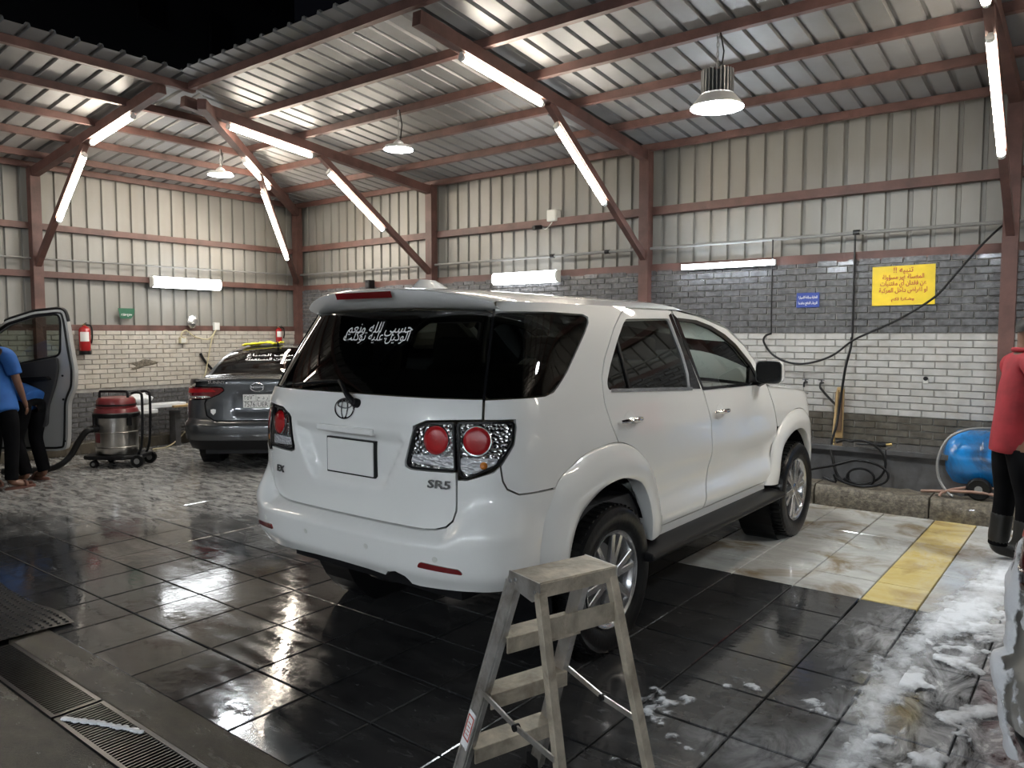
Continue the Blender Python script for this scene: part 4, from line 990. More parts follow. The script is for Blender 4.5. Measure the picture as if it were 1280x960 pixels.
# ------------------------------------------------------------------ saloon cars
def saloon(name, label, loc, rz, paint, plate=False, lamp=(.83, .98), badge=None):
    S = Shell(([.18, .35, .5, .7, .85, .98, 1.08], [.79, .84, .862, .868, .862, .845, .80]),
              ([.18, .30, .45, .60, .75, .90, 1.0, 1.08], [-.86, -.96, -1.0, -.985, -.965, -.955, -.955, -.92]),
              ([.18, .4, .6, .8, .95, 1.1], [3.30, 3.42, 3.44, 3.36, 3.2, 2.9]), Lr=.42, n=3.0, taper=(2.2, 1.2, .06))
    t = thing(name, label, 'car', loc, rz)
    uw = S.us(0, .5); uw2 = S.us(2.6, .5); ar = .36; hub = .33
    def arc(uc, a0, a1, k=14): return [(uc + ar * math.cos(a), hub + ar * math.sin(a)) for a in [a0 + (a1 - a0) * i / k for i in range(k + 1)]]
    lz0, lz1 = lamp
    ue = S.us(-.52, .9)                                            # where the lamp ends on the flank
    def sides(mr):
        m = dict(mirror=mr, step=.06)
        panel(S, [(ue + .02, lz0 - .01), (S.U * .98, .56), (uw - .38, .545)] + arc(uw, math.pi * .80, 0.06) + [(uw + .42, .24), (uw + .42, .5), (uw + .36, .80), (uw + .30, 1.0), (ue + .02, 1.045)], 'quarter_panel', paint, t, **m)
        d1 = panel(S, [(uw + .425, .24), (uw + .425, .5), (uw + .365, .80), (uw + .305, 1.0), (uw + 1.22, .99), (uw + 1.24, .6), (uw + 1.22, .24)], 'rear_door', paint, t, **m)
        d2 = panel(S, [(uw + 1.225, .24), (uw + 1.245, .6), (uw + 1.225, .99), (uw + 2.12, .97), (uw + 2.2, .70), (uw + 2.16, .30), (uw + 2.1, .24)], 'front_door', paint, t, **m)
        panel(S, [(uw + 2.165, .30), (uw + 2.205, .70), (uw + 2.125, .97), (uw + 3.0, .88), (uw + 3.15, .70), (uw + 3.12, .5)] + arc(uw2, .5, math.pi - .08), 'front_fender', paint, t, **m)
        uf = S.ufront(.5)
        panel(S, [(uw2 + .36, .26), (uw2 + .37, .45), (uw2 + .55, .70), (uw2 + .60, .80), (uf, .80), (uf, .22)], 'front_bumper', paint, t, gap=0, **m)
        for dd, u0 in ((d1, .62), (d2, 1.42)):
            sg = -1 if mr else 1; ps = [S.P(uw + u0 - .09 + .18 * k / 6, .88) + S.Nn(uw + u0, .88) * (.008 + .026 * math.sin(math.pi * k / 6)) for k in range(7)]
            MB().sweep([(p.x * sg, p.y, p.z) for p in ps], .011, 6).build('handle', paint, dd, 60)
        lm = [(.40, lz1 - .03), (.43, lz1), (ue - .02, lz1 + .005), (ue + .015, lz1 - .035), (ue, lz0 + .02), (ue - .10, lz0), (.60, lz0 + .02), (.46, lz1 - .075)]
        la = panel(S, rounded(lm, .015), 'tail_lamp', 'lamp_dark_red', t, off=-.004, mirror=mr, step=.04)
        panel(S, rounded([(.50, lz1 - .05), (.54, lz1 - .02), (ue - .05, lz1 - .015), (ue - .03, lz1 - .05), (ue - .12, lz1 - .075)], .012), 'light_bar', 'lamp_red', la, off=.002, gap=0, mirror=mr, step=.04)
        panel(S, rounded([(.56, lz0 + .03), (.58, lz0 + .055), (ue - .08, lz0 + .045), (ue - .10, lz0 + .015)], .012), 'reverse_lens', 'lamp_chrome', la, off=.002, gap=0, mirror=mr, step=.04)
        panel(S, rounded([(.66, .395), (.66, .432), (.94, .445), (.95, .41)], .01), 'bumper_reflector', 'lamp_dark_red', t, off=.010, gap=0, mirror=mr, step=.04)
    both(sides)
    def lid_disp(u, z): return -.02 * smooth01((.30 - abs(u)) / .05) * smooth01((z - .66) / .03) * smooth01((.90 - z) / .03) + .02 * smooth01((z - 1.0) / .05)
    lh = [(0, .60), (.50, .60), (.60, .66), (.63, .80), (.60, lz0 + .012), (.455, lz1 - .078), (.395, lz1 - .035), (.425, lz1 + .006), (ue - .10, lz1 + .012), (ue - .10, 1.06), (0, 1.075)]
    lid = panel(S, lh + [(-u, z) for u, z in lh[::-1] if u > 0], 'boot_lid', paint, t, step=.04, disp=lid_disp)
    bd = lambda u, z: .035 * smooth01((.585 - z) / .03) * smooth01((1.25 - abs(u)) / .3)
    bh_ = [(0, .594), (.505, .594), (.608, .655), (.638, .80), (.62, lz0 + .012), (ue - .10, lz0 - .012), (ue + .015, lz0 - .015), (S.U * .975, .555), (uw - .385, .54), (uw - .36, .38), (0, .38)]
    bo = panel(S, bh_ + [(-u, z) for u, z in bh_[::-1] if u > 0], 'rear_bumper', paint, t, step=.035, disp=bd)
    bl = [(0, .27), (.9, .27), (uw - .40, .30), (uw - .362, .375), (0, .375)]
    panel(S, bl + [(-u, z) for u, z in bl[::-1] if u > 0], 'bumper_valance', 'black_plastic', t, step=.05, disp=lambda u, z: .02 * smooth01((1.25 - abs(u)) / .3), gap=0)
    # upper body: cross sections along the length  (y, half width, edge z, centre z)
    secs = [(-.90, .70, 1.055, 1.08), (-.62, .74, 1.065, 1.10), (-.42, .735, 1.07, 1.105), (-.10, .665, 1.22, 1.265), (.20, .61, 1.325, 1.38), (.45, .59, 1.375, 1.435), (.85, .585, 1.40, 1.465), (1.25, .59, 1.39, 1.46), (1.60, .615, 1.31, 1.385), (2.0, .675, 1.16, 1.23), (2.35, .735, 1.0, 1.06), (2.8, .72, .93, 1.0), (3.15, .66, .86, .92), (3.32, .55, .80, .84)]
    ys = [q[0] for q in secs]; F = [pchip(ys, [q[k] for q in secs]) for k in (1, 2, 3)]
    def top(y0, y1, nm, mt, k=12, s0=-1, s1=1, dz=0.0):
        def f(a, b):
            y = y0 + (y1 - y0) * b; s_ = s0 + (s1 - s0) * a
            return (F[0](y) * s_, y, F[1](y) + (F[2](y) - F[1](y)) * (1 - abs(s_) ** 2.5) + dz)
        return MB().grid(f, 14, k).build(nm, mt, t, 60)
    top(-.95, -.44, 'boot_deck', paint, 8); top(-.46, .34, 'rear_window', 'glass_mid', 12, -.93, .93, .003); top(.32, 1.33, 'roof', paint, 14)
    top(1.31, 2.33, 'windscreen', 'glass_light', 12, -.93, .93, .003); top(2.31, 3.32, 'bonnet', paint, 12)
    for sg in (-1, 1):
        top(-.46, .36, 'rear_pillar', paint, 12, sg * .91, sg); top(1.31, 2.33, 'front_pillar', paint, 12, sg * .92, sg)
        def flank(a, b, y0, y1):
            y = y0 + (y1 - y0) * a; bx, bz = S.P(S.us(y, .99), .99).x, .99
            if y > 1.8: bz = .99 - .05 * (y - 1.8)
            ex, ez = F[0](y), max(bz + .005, F[1](y)); return (sg * (bx + (ex - bx) * b), y, bz + (ez - bz) * b)
        MB().grid(lambda a, b: flank(a, b, -.90, .22), 12, 4).build('pillar_panel', paint, t, 60)
        gl = MB().grid(lambda a, b: flank(a, .06 + .84 * b, .22, 1.95), 16, 4).build('side_window', 'glass_dark', t, 60)
        MB().grid(lambda a, b: flank(a, .90 + .1 * b, .20, 2.05), 16, 1).build('roof_rail', paint, gl, 60)
        MB().grid(lambda a, b: flank(a, .0 + .07 * b, .20, 2.05), 16, 1).build('belt_strip', 'black_plastic', gl, 60)
        for yy in (1.05,): MB().grid(lambda a, b: flank(a, b, yy - .05, yy + .05), 2, 4).build('door_pillar', 'black_plastic', gl, 60)
        MB().grid(lambda a, b: flank(a, b, 1.95, 2.35), 4, 3).build('mirror_sail', paint, t, 60)
        mi = MB().ball((sg * .97, 1.92, 1.06), .10, 14, (.9, .6, .68), 10).build('wing_mirror', paint, t, 60)
        MB().bar((sg * .83, 1.95, 1.0), (sg * .93, 1.93, 1.03), .05, .03).build('mirror_foot', 'black_plastic', mi)
        for yy in (0, 2.6):
            wheel(t, (sg * .755, yy, .318), sg, .318, .20, .205, 5, False)
            mb = MB().lathe([(.37, -.14), (.37, .08)], 28, (sg * .755, yy, .33), (sg, 0, 0), False); mb.lathe([(.0, -.14), (.37, -.14)], 28, (sg * .755, yy, .33), (sg, 0, 0), False); mb.build('wheel_housing', 'black_plastic', t)
    MB().box(-.62, .62, -.85, 3.2, .20, .40).build('underbody', 'black_plastic', t); MB().box(-.80, .80, .40, 2.2, .24, .34).build('floor_pan', 'black_plastic', t)
    MB().box(-.80, .80, -.40, 2.2, .60, .80).build('cabin_floor', 'interior_dark', t)
    for x, y, wd in ((-.36, 1.0, .5), (.36, 1.0, .5), (0, .12, 1.25)):
        s_ = MB().box(x - wd / 2, x + wd / 2, y, y + .45, .62, .76).build('seat', 'interior_dark', t, bevel=.04); MB().bar((x, y, .74), (x, y - .18, 1.22), wd, .12, (0, 1, 0)).build('seat_back', 'interior_dark', s_, bevel=.04)
    MB().sweep([(0, .42, 1.435), (0, .40, 1.46), (0, .36, 1.50)], [.022, .014, .006], 8).build('antenna', 'black_plastic', t, 60)
    pb = S.P(0, .80)
    if plate:
        p = MB().box(-.165, .165, pb.y - .004, pb.y + .004, .745, .90).build('number_plate', 'plate_white', t, bevel=.004)
        MB().box(-.166, .166, pb.y - .0052, pb.y, .822, .825).build('plate_line', 'ink', p); MB().box(.125, .1275, pb.y - .0052, pb.y, .748, .897).build('plate_line', 'ink', p); MB().box(-.02, -.0175, pb.y - .0052, pb.y, .748, .897).build('plate_line', 'ink', p)
        for tx, x, z, sz, wd in (('٢٥٧٦', -.09, .862, .075, .12), ('ر د ح', .055, .862, .06, .12), ('7576', -.09, .783, .085, .12), ('UER', .055, .783, .075, .115)):
            tx = arabic(tx) if 'ر' in tx else tx
            text(tx, sz, 'ink', 'plate_lettering', p, frame((x, pb.y - .0055, z), (1, 0, 0), (0, 0, 1)), wd, ext=.0006)
        ec_ = S.P(0, .985) + Vector((0, -.028, 0))
        e_ = MB().sweep([ec_ + Vector((.075 * math.cos(a), 0, .048 * math.sin(a))) for a in [2 * math.pi * k / 28 for k in range(28)]], .006, 6, True).build('emblem', 'chrome', t, 60)
        text('NISSAN', .030, 'chrome', 'emblem_lettering', e_, frame(ec_, (1, 0, 0), (0, 0, 1)), .13, ext=.003)
        u = -.50; a, b = S.P(u - .05, 1.03), S.P(u + .05, 1.03)
        text('SUNNY', .045, 'chrome', 'badge_lettering', lid, frame(S.P(u, 1.03) + S.Nn(u, 1.03) * .022, b - a, (0, 0, 1)), .2, ext=.002)
        # sticker on the rear window and shield sticker on the boot lid
        for tx, y, wd in ((arabic('شريف الصباغ'), .02, .62), (arabic('للسيارات المستعملة'), -.10, .62)):
            p0, p1 = Vector((0, y - .05, F[2](y - .05))), Vector((0, y + .05, F[2](y + .05)))
            text(tx, .10, 'white_print', 'window_lettering', t, frame((0, y, F[2](y) + .012), (1, 0, 0), p1 - p0), wd, ext=.0008)
        q = S.P(-.52, .70); sh_ = MB().add([(q.x + .03 * a, q.y - .012 + 0 * b, .70 + .035 * b) for a, b in ((-1, .8), (0, 1), (1, .8), (.9, -.2), (0, -1), (-.9, -.2))], [(0, 1, 2, 3, 4, 5)]).build('shield_sticker', 'white_print', lid)
    else:
        MB().box(-.165, .165, pb.y - .004, pb.y + .004, .745, .90).build('number_plate', 'plate_white', t, bevel=.004)
    return t, S
HD = R(135 - 90)
grey_car, GS = saloon('grey_saloon', 'dark grey saloon car parked with its boot towards the vacuum cleaner', (-8.43, 5.82, 0), HD, 'paint_grey', True)
silver_car, VS = saloon('silver_saloon', 'silver car covered in soap foam beside the man in red', (.695, 3.53, 0), R(-5), 'paint_silver', False, (.80, 1.02))

# ------------------------------------------------------------------ step ladder
ld = thing('step_ladder', 'worn aluminium step ladder standing behind the white SUV', 'ladder', (-1.302, 1.923, 0), math.atan2(-.303, .953))
# local x = depth (support side positive), local y = width
HT, LW, LD, DS, DF, SW = .88, .136, .0725, .40, .30, .175
tp = MB().box(-LD, LD, -LW - .012, LW + .012, HT - .012, HT); tp.build('top_plate', 'aluminium_dirty', ld, bevel=.003)
for sx in (-1, 1): MB().box(sx * LD - .004, sx * LD + .004, -LW - .012, LW + .012, HT - .045, HT - .004).build('plate_skirt', 'aluminium_dirty', ld)
def rail_pt(side, s, z, off=0):
    """side -1 = step side, +1 = support side"""
    k = 1 - z / (HT - .02); return Vector((side * (LD - .012 + ((DS if side < 0 else DF) - LD) * k), s * (LW + (SW - LW) * k), z))
for s in (-1, 1):
    MB().prism([(-LD - .004, HT), (LD + .004, HT), (LD + .004, HT - .05), (LD - .03, HT - .065), (-LD + .02, HT - .05), (-LD - .02, HT - .075)], 'y', s * (LW + .012) - .003, s * (LW + .012) + .003).build('top_bracket', 'aluminium', ld)
    for (x, z) in ((-LD + .005, HT - .03), (LD - .015, HT - .03), (-LD + .03, HT - .02)): MB().cyl((x, s * (LW + .008), z), (x, s * (LW + .019), z), .006, n=8).build('rivet', 'conduit', ld)
    a, b = rail_pt(-1, s, HT - .03), rail_pt(-1, s, 0.015)
    r_ = MB().bar(a, b, .055, .020, (0, 1, 0)).build('step_rail', 'aluminium', ld, bevel=.002)
    for q in (-.022, .022): MB().bar(a + Vector((q, s * .006, 0)), b + Vector((q, s * .006, 0)), .008, .022, (0, 1, 0)).build('rail_flange', 'aluminium', r_)
    f = rail_pt(-1, s, 0.0); MB().box(f.x - .035, f.x + .035, f.y - .018, f.y + .018, 0, .05).build('rubber_foot', 'black_rubber', r_, bevel=.006)
    a, b = rail_pt(1, s, HT - .03), rail_pt(1, s, .015)
    r2 = MB().bar(a, b, .026, .030, (0, 1, 0)).build('support_rail', 'aluminium_dirty', ld, bevel=.002)
    f = rail_pt(1, s, 0.0); MB().box(f.x - .022, f.x + .022, f.y - .02, f.y + .02, 0, .045).build('rubber_foot', 'black_rubber', r2, bevel=.006)
    p0, p1 = rail_pt(-1, s, .455) + Vector((0, s * .016, 0)), rail_pt(1, s, .41) + Vector((0, s * .016, 0)); mid = p0.lerp(p1, .52) + Vector((0, 0, -.012))
    sp = MB().bar(p0, mid, .006, .018).build('spreader_arm', 'aluminium', ld); MB().bar(mid, p1, .006, .018).build('spreader_arm', 'aluminium', ld)
    MB().cyl(mid - Vector((0, .01, 0)), mid + Vector((0, .01, 0)), .011, n=10).build('spreader_pivot', 'black_plastic', ld)
for z in (.235, .45, .66):
    a, b = rail_pt(-1, -1, z), rail_pt(-1, 1, z)
    st = MB().box(a.x - .042, a.x + .042, a.y, b.y, z - .004, z).build('step', 'aluminium_dirty', ld, bevel=.002)
    for q in (-.04, .04): MB().box(a.x + q - .003, a.x + q + .003, a.y, b.y, z - .05, z - .002).build('step_lip', 'aluminium_dirty', st)
a, b = rail_pt(1, -1, .745), rail_pt(1, 1, .745); MB().bar(a, b, .006, .06).build('cross_brace', 'aluminium_dirty', ld)
a, b = rail_pt(1, -1, .20), rail_pt(1, 1, .20); MB().bar(a, b, .006, .05).build('cross_brace', 'aluminium_dirty', ld)
p = rail_pt(-1, -1, .30); q = rail_pt(-1, -1, .42); dr = (q - p).normalized(); cx_ = dr.cross(Vector((0, 1, 0))).normalized()
def lab(nm, mt, par, x0, x1, v0, v1, y): return MB().add([tuple(p + dr * v + cx_ * u_ + Vector((0, y, 0))) for u_, v in ((x0, v0), (x1, v0), (x1, v1), (x0, v1))], [(0, 1, 2, 3)]).build(nm, mt, par)
lb = lab('warning_label', 'white_print', ld, -.019, .019, -.075, .075, -.0195)
for x0, x1, v0, v1 in ((-.017, .017, .052, .058), (-.017, .017, -.042, -.036), (-.017, -.012, -.04, .055), (.012, .017, -.04, .055)): lab('label_border', 'red_print', lb, x0, x1, v0, v1, -.0202)
for k in range(4): lab('label_line', 'red_print', lb, -.008, .008, -.022 + k * .016, -.018 + k * .016, -.0202)

# ------------------------------------------------------------------ vacuum cleaner
vc = thing('vacuum_cleaner', 'industrial wet vacuum with steel drum and red lid on a wheeled cart', 'vacuum cleaner', (-9.50, 4.34, 0), R(38))
# local x = right in the yard as seen across it, local y = away
MB().lathe([(.001, .15), (.225, .15), (.235, .17), (.235, .60), (.242, .605), (.242, .62), (.001, .62)], 36, cap=False).build('drum', 'stainless', vc, 40)
for z in (.24, .42): MB().lathe([(.2355, z - .006), (.240, z), (.2355, z + .006)], 36, cap=False).build('drum_rib', 'stainless', vc, 60)
MB().lathe([(.255, .595), (.262, .61), (.262, .645), (.25, .655)], 36, cap=False).build('rim_band', 'black_plastic', vc, 40)
hd = MB().lathe([(.25, .65), (.235, .70), (.215, .71), (.22, .72), (.215, .80), (.19, .83), (.001, .835)], 32, cap=False).build('motor_head', 'vac_red', vc, 40)
MB().lathe([(.223, .735), (.228, .745), (.223, .755)], 32, cap=False).build('trim_ring', 'black_plastic', hd, 40)
MB().sweep(spline([(-.17, -.05, .83), (-.165, -.05, .895), (-.12, -.05, .905), (.12, -.05, .905), (.165, -.05, .895), (.17, -.05, .83)], 4), .016, 8).build('carry_handle', 'black_plastic', vc, 60)
MB().prism([(-.30, -.22), (-.22, -.27), (.20, -.27), (.36, -.12), (.36, .12), (.20, .27), (-.22, .27), (-.30, .22)], 'z', .10, .15).build('cart', 'black_plastic', vc, bevel=.015)
for x, y, r_ in ((-.18, -.20, .045), (-.18, .20, .045), (.32, -.16, .075), (.32, .16, .075)):
    w_ = MB().cyl((x, y - .025, r_), (x, y + .025, r_), r_, n=20).build('cart_wheel', 'black_rubber', vc, 50); MB().cyl((x, y - .03, r_), (x, y + .03, r_), r_ * .45, n=12).build('wheel_hub', 'conduit', w_, 50)
MB().sweep(spline([(.29, .10, .12), (.34, .10, .25), (.36, .10, .50), (.365, .10, .82), (.35, .10, .885), (.30, .10, .90), (.24, .10, .885)], 5), .016, 8).build('push_handle', 'black_plastic', vc, 60)
MB().sweep(spline([(.29, -.10, .12), (.34, -.10, .25), (.36, -.10, .50), (.365, -.10, .82), (.35, -.10, .885), (.30, -.10, .90), (.24, -.10, .885)], 5), .016, 8).build('push_handle', 'black_plastic', vc, 60)
for x, y in ((-.17, -.17), (.21, -.12)):
    cl = MB().bar((x * 1.04, y * 1.04, .50), (x * 1.04, y * 1.04, .64), .05, .03, (x, y, 0)).build('clamp', 'black_plastic', vc, bevel=.006)
MB().cyl((-.13, -.195, .47), (-.16, -.27, .47), .045, .04, n=16).build('hose_port', 'black_plastic', vc, 50)
MB().sweep(spline([(-.15, -.25, .47), (-.20, -.31, .45), (-.27, -.36, .33), (-.35, -.42, .16), (-.48, -.50, .055), (-.70, -.58, .033), (-1.0, -.62, .033)], 8), .036, 12).build('suction_hose', 'black_rubber', vc, 60)
MB().grid(lambda a, b: (.2365 * math.sin(-.9 + .5 * a), -.2365 * math.cos(-.9 + .5 * a), .30 + .13 * b), 6, 1).build('maker_label', 'vac_red', vc)

# ------------------------------------------------------------------ people
def skin(name, nodes, edges, root, material, parent, sub=2, smooth=True):
    names = list(nodes); me = bpy.data.meshes.new(name)
    me.from_pydata([nodes[k][:3] for k in names], [(names.index(a), names.index(b)) for a, b in edges], [])
    o = bpy.data.objects.new(name, me); C.objects.link(o); bpy.context.view_layer.objects.active = o
    m = o.modifiers.new('skin', 'SKIN'); m.use_smooth_shade = True; m.branch_smoothing = .6
    for i, k in enumerate(names):
        v = me.skin_vertices[0].data[i]; r_ = nodes[k][3]; v.radius = (r_[0], r_[1]) if isinstance(r_, tuple) else (r_, r_); v.use_root = k == root; v.use_loose = False
    s_ = o.modifiers.new('sub', 'SUBSURF'); s_.levels = sub; s_.render_levels = sub
    dg = bpy.context.evaluated_depsgraph_get(); out = bpy.data.meshes.new_from_object(o.evaluated_get(dg)); bpy.data.objects.remove(o)
    out.name = name; out.materials.clear(); out.materials.append(MATS[material])
    for p_ in out.polygons: p_.use_smooth = True
    return obj(name, out, parent)
def lerp(a, b, t): return tuple(a[i] + (b[i] - a[i]) * t for i in range(3))
def hand_nodes(nd, ed, wrist, d, palm_n, side, pre, curl=.35):
    """five fingers from the wrist along d; palm_n = palm normal; side = thumb direction"""
    w0, d, pn, sd = Vector(wrist), Vector(d).normalized(), Vector(palm_n).normalized(), Vector(side).normalized()
    nd[pre + 'palm'] = (*(w0 + d * .045), (.026, .020)); ed.append((pre + 'wrist', pre + 'palm'))
    nd[pre + 'pal2'] = (*(w0 + d * .085), (.033, .016)); ed.append((pre + 'palm', pre + 'pal2'))
    for i, (of, ln) in enumerate(((.028, .068), (.010, .078), (-.009, .072), (-.027, .056))):
        b = w0 + d * .088 + sd * of; k = b + d * ln * .45 + pn * ln * .12; e = k + (d * math.cos(curl * 2) + pn * math.sin(curl * 2)) * ln * .6
        for n_, q, r_ in (('b', b, .0095), ('k', k, .0088), ('e', e, .007)): nd[pre + 'f%d%s' % (i, n_)] = (*q, r_)
        ed += [(pre + 'pal2', pre + 'f%db' % i), (pre + 'f%db' % i, pre + 'f%dk' % i), (pre + 'f%dk' % i, pre + 'f%de' % i)]
    t0 = w0 + d * .035 + sd * .028; t1 = t0 + d * .035 + sd * .022 + pn * .01; t2 = t1 + d * .03 + pn * .012
    for n_, q, r_ in (('t0', t0, .012), ('t1', t1, .010), ('t2', t2, .008)): nd[pre + n_] = (*q, r_)
    ed += [(pre + 'palm', pre + 't0'), (pre + 't0', pre + 't1'), (pre + 't1', pre + 't2')]
def person(label, loc, rz, J, shirt, shoes, hairy=True):
    """J: joints in local space, x = to the figure's right, y = forward"""
    t = thing('person', label, 'person', loc, rz)
    nd = {}; ed = []
    nd['pelvis'] = (*J['pelvis'], (.135, .10)); nd['waist'] = (*lerp(J['pelvis'], J['chest'], .45), (.125, .092)); nd['chest'] = (*J['chest'], (.15, .105))
    nd['neckb'] = (*lerp(J['chest'], J['neck'], .75), (.075, .07)); nd['neck'] = (*J['neck'], .054)
    h0, h1 = Vector(J['neck']), Vector(J['head']); ax = (h1 - h0).normalized()
    nd['jaw'] = (*(h1 - ax * .055), (.062, .074)); nd['head'] = (*(h1 + ax * .02), (.076, .092)); nd['crown'] = (*(h1 + ax * .10), (.05, .062))
    ed += [('pelvis', 'waist'), ('waist', 'chest'), ('chest', 'neckb'), ('neckb', 'neck'), ('neck', 'jaw'), ('jaw', 'head'), ('head', 'crown')]
    for s in 'RL':
        sh, el, wr_ = J['sh' + s], J['el' + s], J['wr' + s]; hp_, kn, an, to = J['hip' + s], J['kn' + s], J['an' + s], J['toe' + s]
        nd['sh' + s] = (*sh, .06); nd['ua' + s] = (*lerp(sh, el, .5), .048); nd['el' + s] = (*el, .040); nd['fa' + s] = (*lerp(el, wr_, .35), .039); nd[s + 'wrist'] = (*wr_, .026)
        nd['yk' + s] = (*lerp(lerp(J['chest'], J['neck'], .68), sh, .5), .062)
        ed += [('neckb', 'yk' + s), ('yk' + s, 'sh' + s), ('sh' + s, 'ua' + s), ('ua' + s, 'el' + s), ('el' + s, 'fa' + s), ('fa' + s, s + 'wrist')]
        d = Vector(wr_) - Vector(el); hand_nodes(nd, ed, wr_, d, J.get('pn' + s, (0, 1, 0)), J.get('td' + s, (0, 1, 0)), s)
        nd['hip' + s] = (*hp_, .088); nd['th' + s] = (*lerp(hp_, kn, .5), .078); nd['kn' + s] = (*kn, .056); nd['ca' + s] = (*lerp(kn, an, .35), .055); nd['an' + s] = (*an, .036)
        nd['ft' + s] = (*lerp(an, to, .55), (.042, .03)); nd['to' + s] = (*to, (.036, .018))
        ed += [('pelvis', 'hip' + s), ('hip' + s, 'th' + s), ('th' + s, 'kn' + s), ('kn' + s, 'ca' + s), ('ca' + s, 'an' + s), ('an' + s, 'ft' + s), ('ft' + s, 'to' + s)]
    skin('body', nd, ed, 'pelvis', 'skin', t)
    # clothing
    sd = {}; se = []
    pv, ch = J['pelvis'], J['chest']; dnv = (Vector(pv) - Vector(ch)).normalized(); hl = J.get('hem', .15); rs = J.get('bulk', 1.0)
    for nm, q, r_ in (('hem', Vector(pv) + dnv * hl, (.158, .128)), ('hem2', Vector(pv) + dnv * (hl - .015), (.160, .130)), ('hip', pv, (.164, .132)), ('wst', lerp(pv, ch, .5), (.160, .128)), ('ch', ch, (.178, .136)), ('up', lerp(ch, J['neck'], .55), (.135, .112)), ('col', lerp(ch, J['neck'], .95), (.074, .072))): sd[nm] = (*q, (r_[0] * rs, r_[1] * rs))
    se += [('hem', 'hem2'), ('hem2', 'hip'), ('hip', 'wst'), ('wst', 'ch'), ('ch', 'up'), ('up', 'col')]
    for s in 'RL':
        sh, el = J['sh' + s], J['el' + s]; yk = lerp(lerp(ch, J['neck'], .72), sh, .5)
        sd['yk' + s] = (*yk, .085); sd['sh' + s] = (*sh, .086); sd['sl' + s] = (*lerp(sh, el, .42), .078); sd['cu' + s] = (*lerp(sh, el, .76), .076); sd['ce' + s] = (*lerp(sh, el, .80), .075)
        se += [('up', 'yk' + s), ('yk' + s, 'sh' + s), ('sh' + s, 'sl' + s), ('sl' + s, 'cu' + s), ('cu' + s, 'ce' + s)]
    so_ = skin('shirt', sd, se, 'wst', shirt, t)
    cn = Vector(J['neck']) * .9 + Vector(ch) * .1; axn = (Vector(J['neck']) - Vector(ch)).normalized()
    e1 = axn.orthogonal().normalized(); e2 = axn.cross(e1)
    MB().sweep([Vector(lerp(ch, J['neck'], .93)) + (e1 * math.cos(a) + e2 * math.sin(a)) * .066 for a in [2 * math.pi * k / 20 for k in range(20)]], .017, 8, True).build('collar', shirt, so_, 80)
    td = {'top': (*(Vector(pv) + (Vector(ch) - Vector(pv)).normalized() * .05), (.14, .108)), 'pv': (*pv, (.15, .115))}; te = [('top', 'pv')]
    for s in 'RL':
        hp_, kn, an = J['hip' + s], J['kn' + s], J['an' + s]
        td['h' + s] = (*hp_, .098); td['t' + s] = (*lerp(hp_, kn, .5), .092); td['k' + s] = (*kn, .074); td['c' + s] = (*lerp(kn, an, .4), .070); td['e' + s] = (*lerp(kn, an, .92), .066); td['f' + s] = (*lerp(kn, an, .95), .066)
        te += [('pv', 'h' + s), ('h' + s, 't' + s), ('t' + s, 'k' + s), ('k' + s, 'c' + s), ('c' + s, 'e' + s), ('e' + s, 'f' + s)]
    skin('trousers', td, te, 'pv', 'cloth_black', t)
    for s in 'RL':
        an, to, kn = J['an' + s], J['toe' + s], J['kn' + s]
        if shoes == 'boot':
            skin('boot', {'a': (*lerp(kn, an, .28), .080), 'b': (*lerp(kn, an, .65), .074), 'c': (*an, .060), 'd': (*lerp(an, to, .5), (.052, .042)), 'e': (*to, (.048, .030))}, [('a', 'b'), ('b', 'c'), ('c', 'd'), ('d', 'e')], 'b', 'boot_rubber', t)
        else:
            m = Vector(lerp(an, to, .5)); dd = (Vector(to) - Vector(an)); dd.z = 0; dd.normalize(); sdv = Vector((dd.y, -dd.x, 0))
            pts = [m + dd * (.15 * math.cos(a)) + sdv * (.048 * math.sin(a)) for a in [2 * math.pi * k / 20 for k in range(20)]]
            so2 = MB().add([(q.x, q.y, .0) for q in pts] + [(q.x, q.y, .022) for q in pts], [tuple(range(20))[::-1], tuple(range(20, 40))] + [(k, (k + 1) % 20, (k + 1) % 20 + 20, k + 20) for k in range(20)]).build('sandal', 'sandal', t, 40)
            MB().sweep([m + dd * .04 + sdv * (.052 * math.cos(a)) + Vector((0, 0, .02 - m.z + .055 * math.sin(a))) for a in [math.pi * k / 8 for k in range(9)]], .012, 6).build('strap', 'sandal', so2, 60)
    # head details
    fw = Vector(J.get('face', (0, 1, 0))).normalized(); rt_ = fw.cross(ax).normalized(); hc = h1
    MB().ball(hc + fw * .092 - ax * .012, .014, 10, (.9, 1.2, 1.5), 8).build('nose', 'skin', t, 70)
    for s in (-1, 1):
        MB().ball(hc + fw * .080 + rt_ * s * .032 + ax * .012, .011, 10).build('eye', 'plastic_white', t, 70)
        MB().ball(hc + fw * .0885 + rt_ * s * .032 + ax * .012, .005, 8).build('pupil', 'hair', t, 70)
        MB().ball(hc + rt_ * s * .079 - ax * .005, .026, 10, (.45, .7, 1.15), 8).build('ear', 'skin', t, 70)
    MB().sweep([hc + fw * (.083 - .01 * abs(k)) - ax * .05 + rt_ * .02 * k for k in (-1, -.5, 0, .5, 1)], .006, 6).build('mouth', 'sandal', t, 70)
    mb = MB()
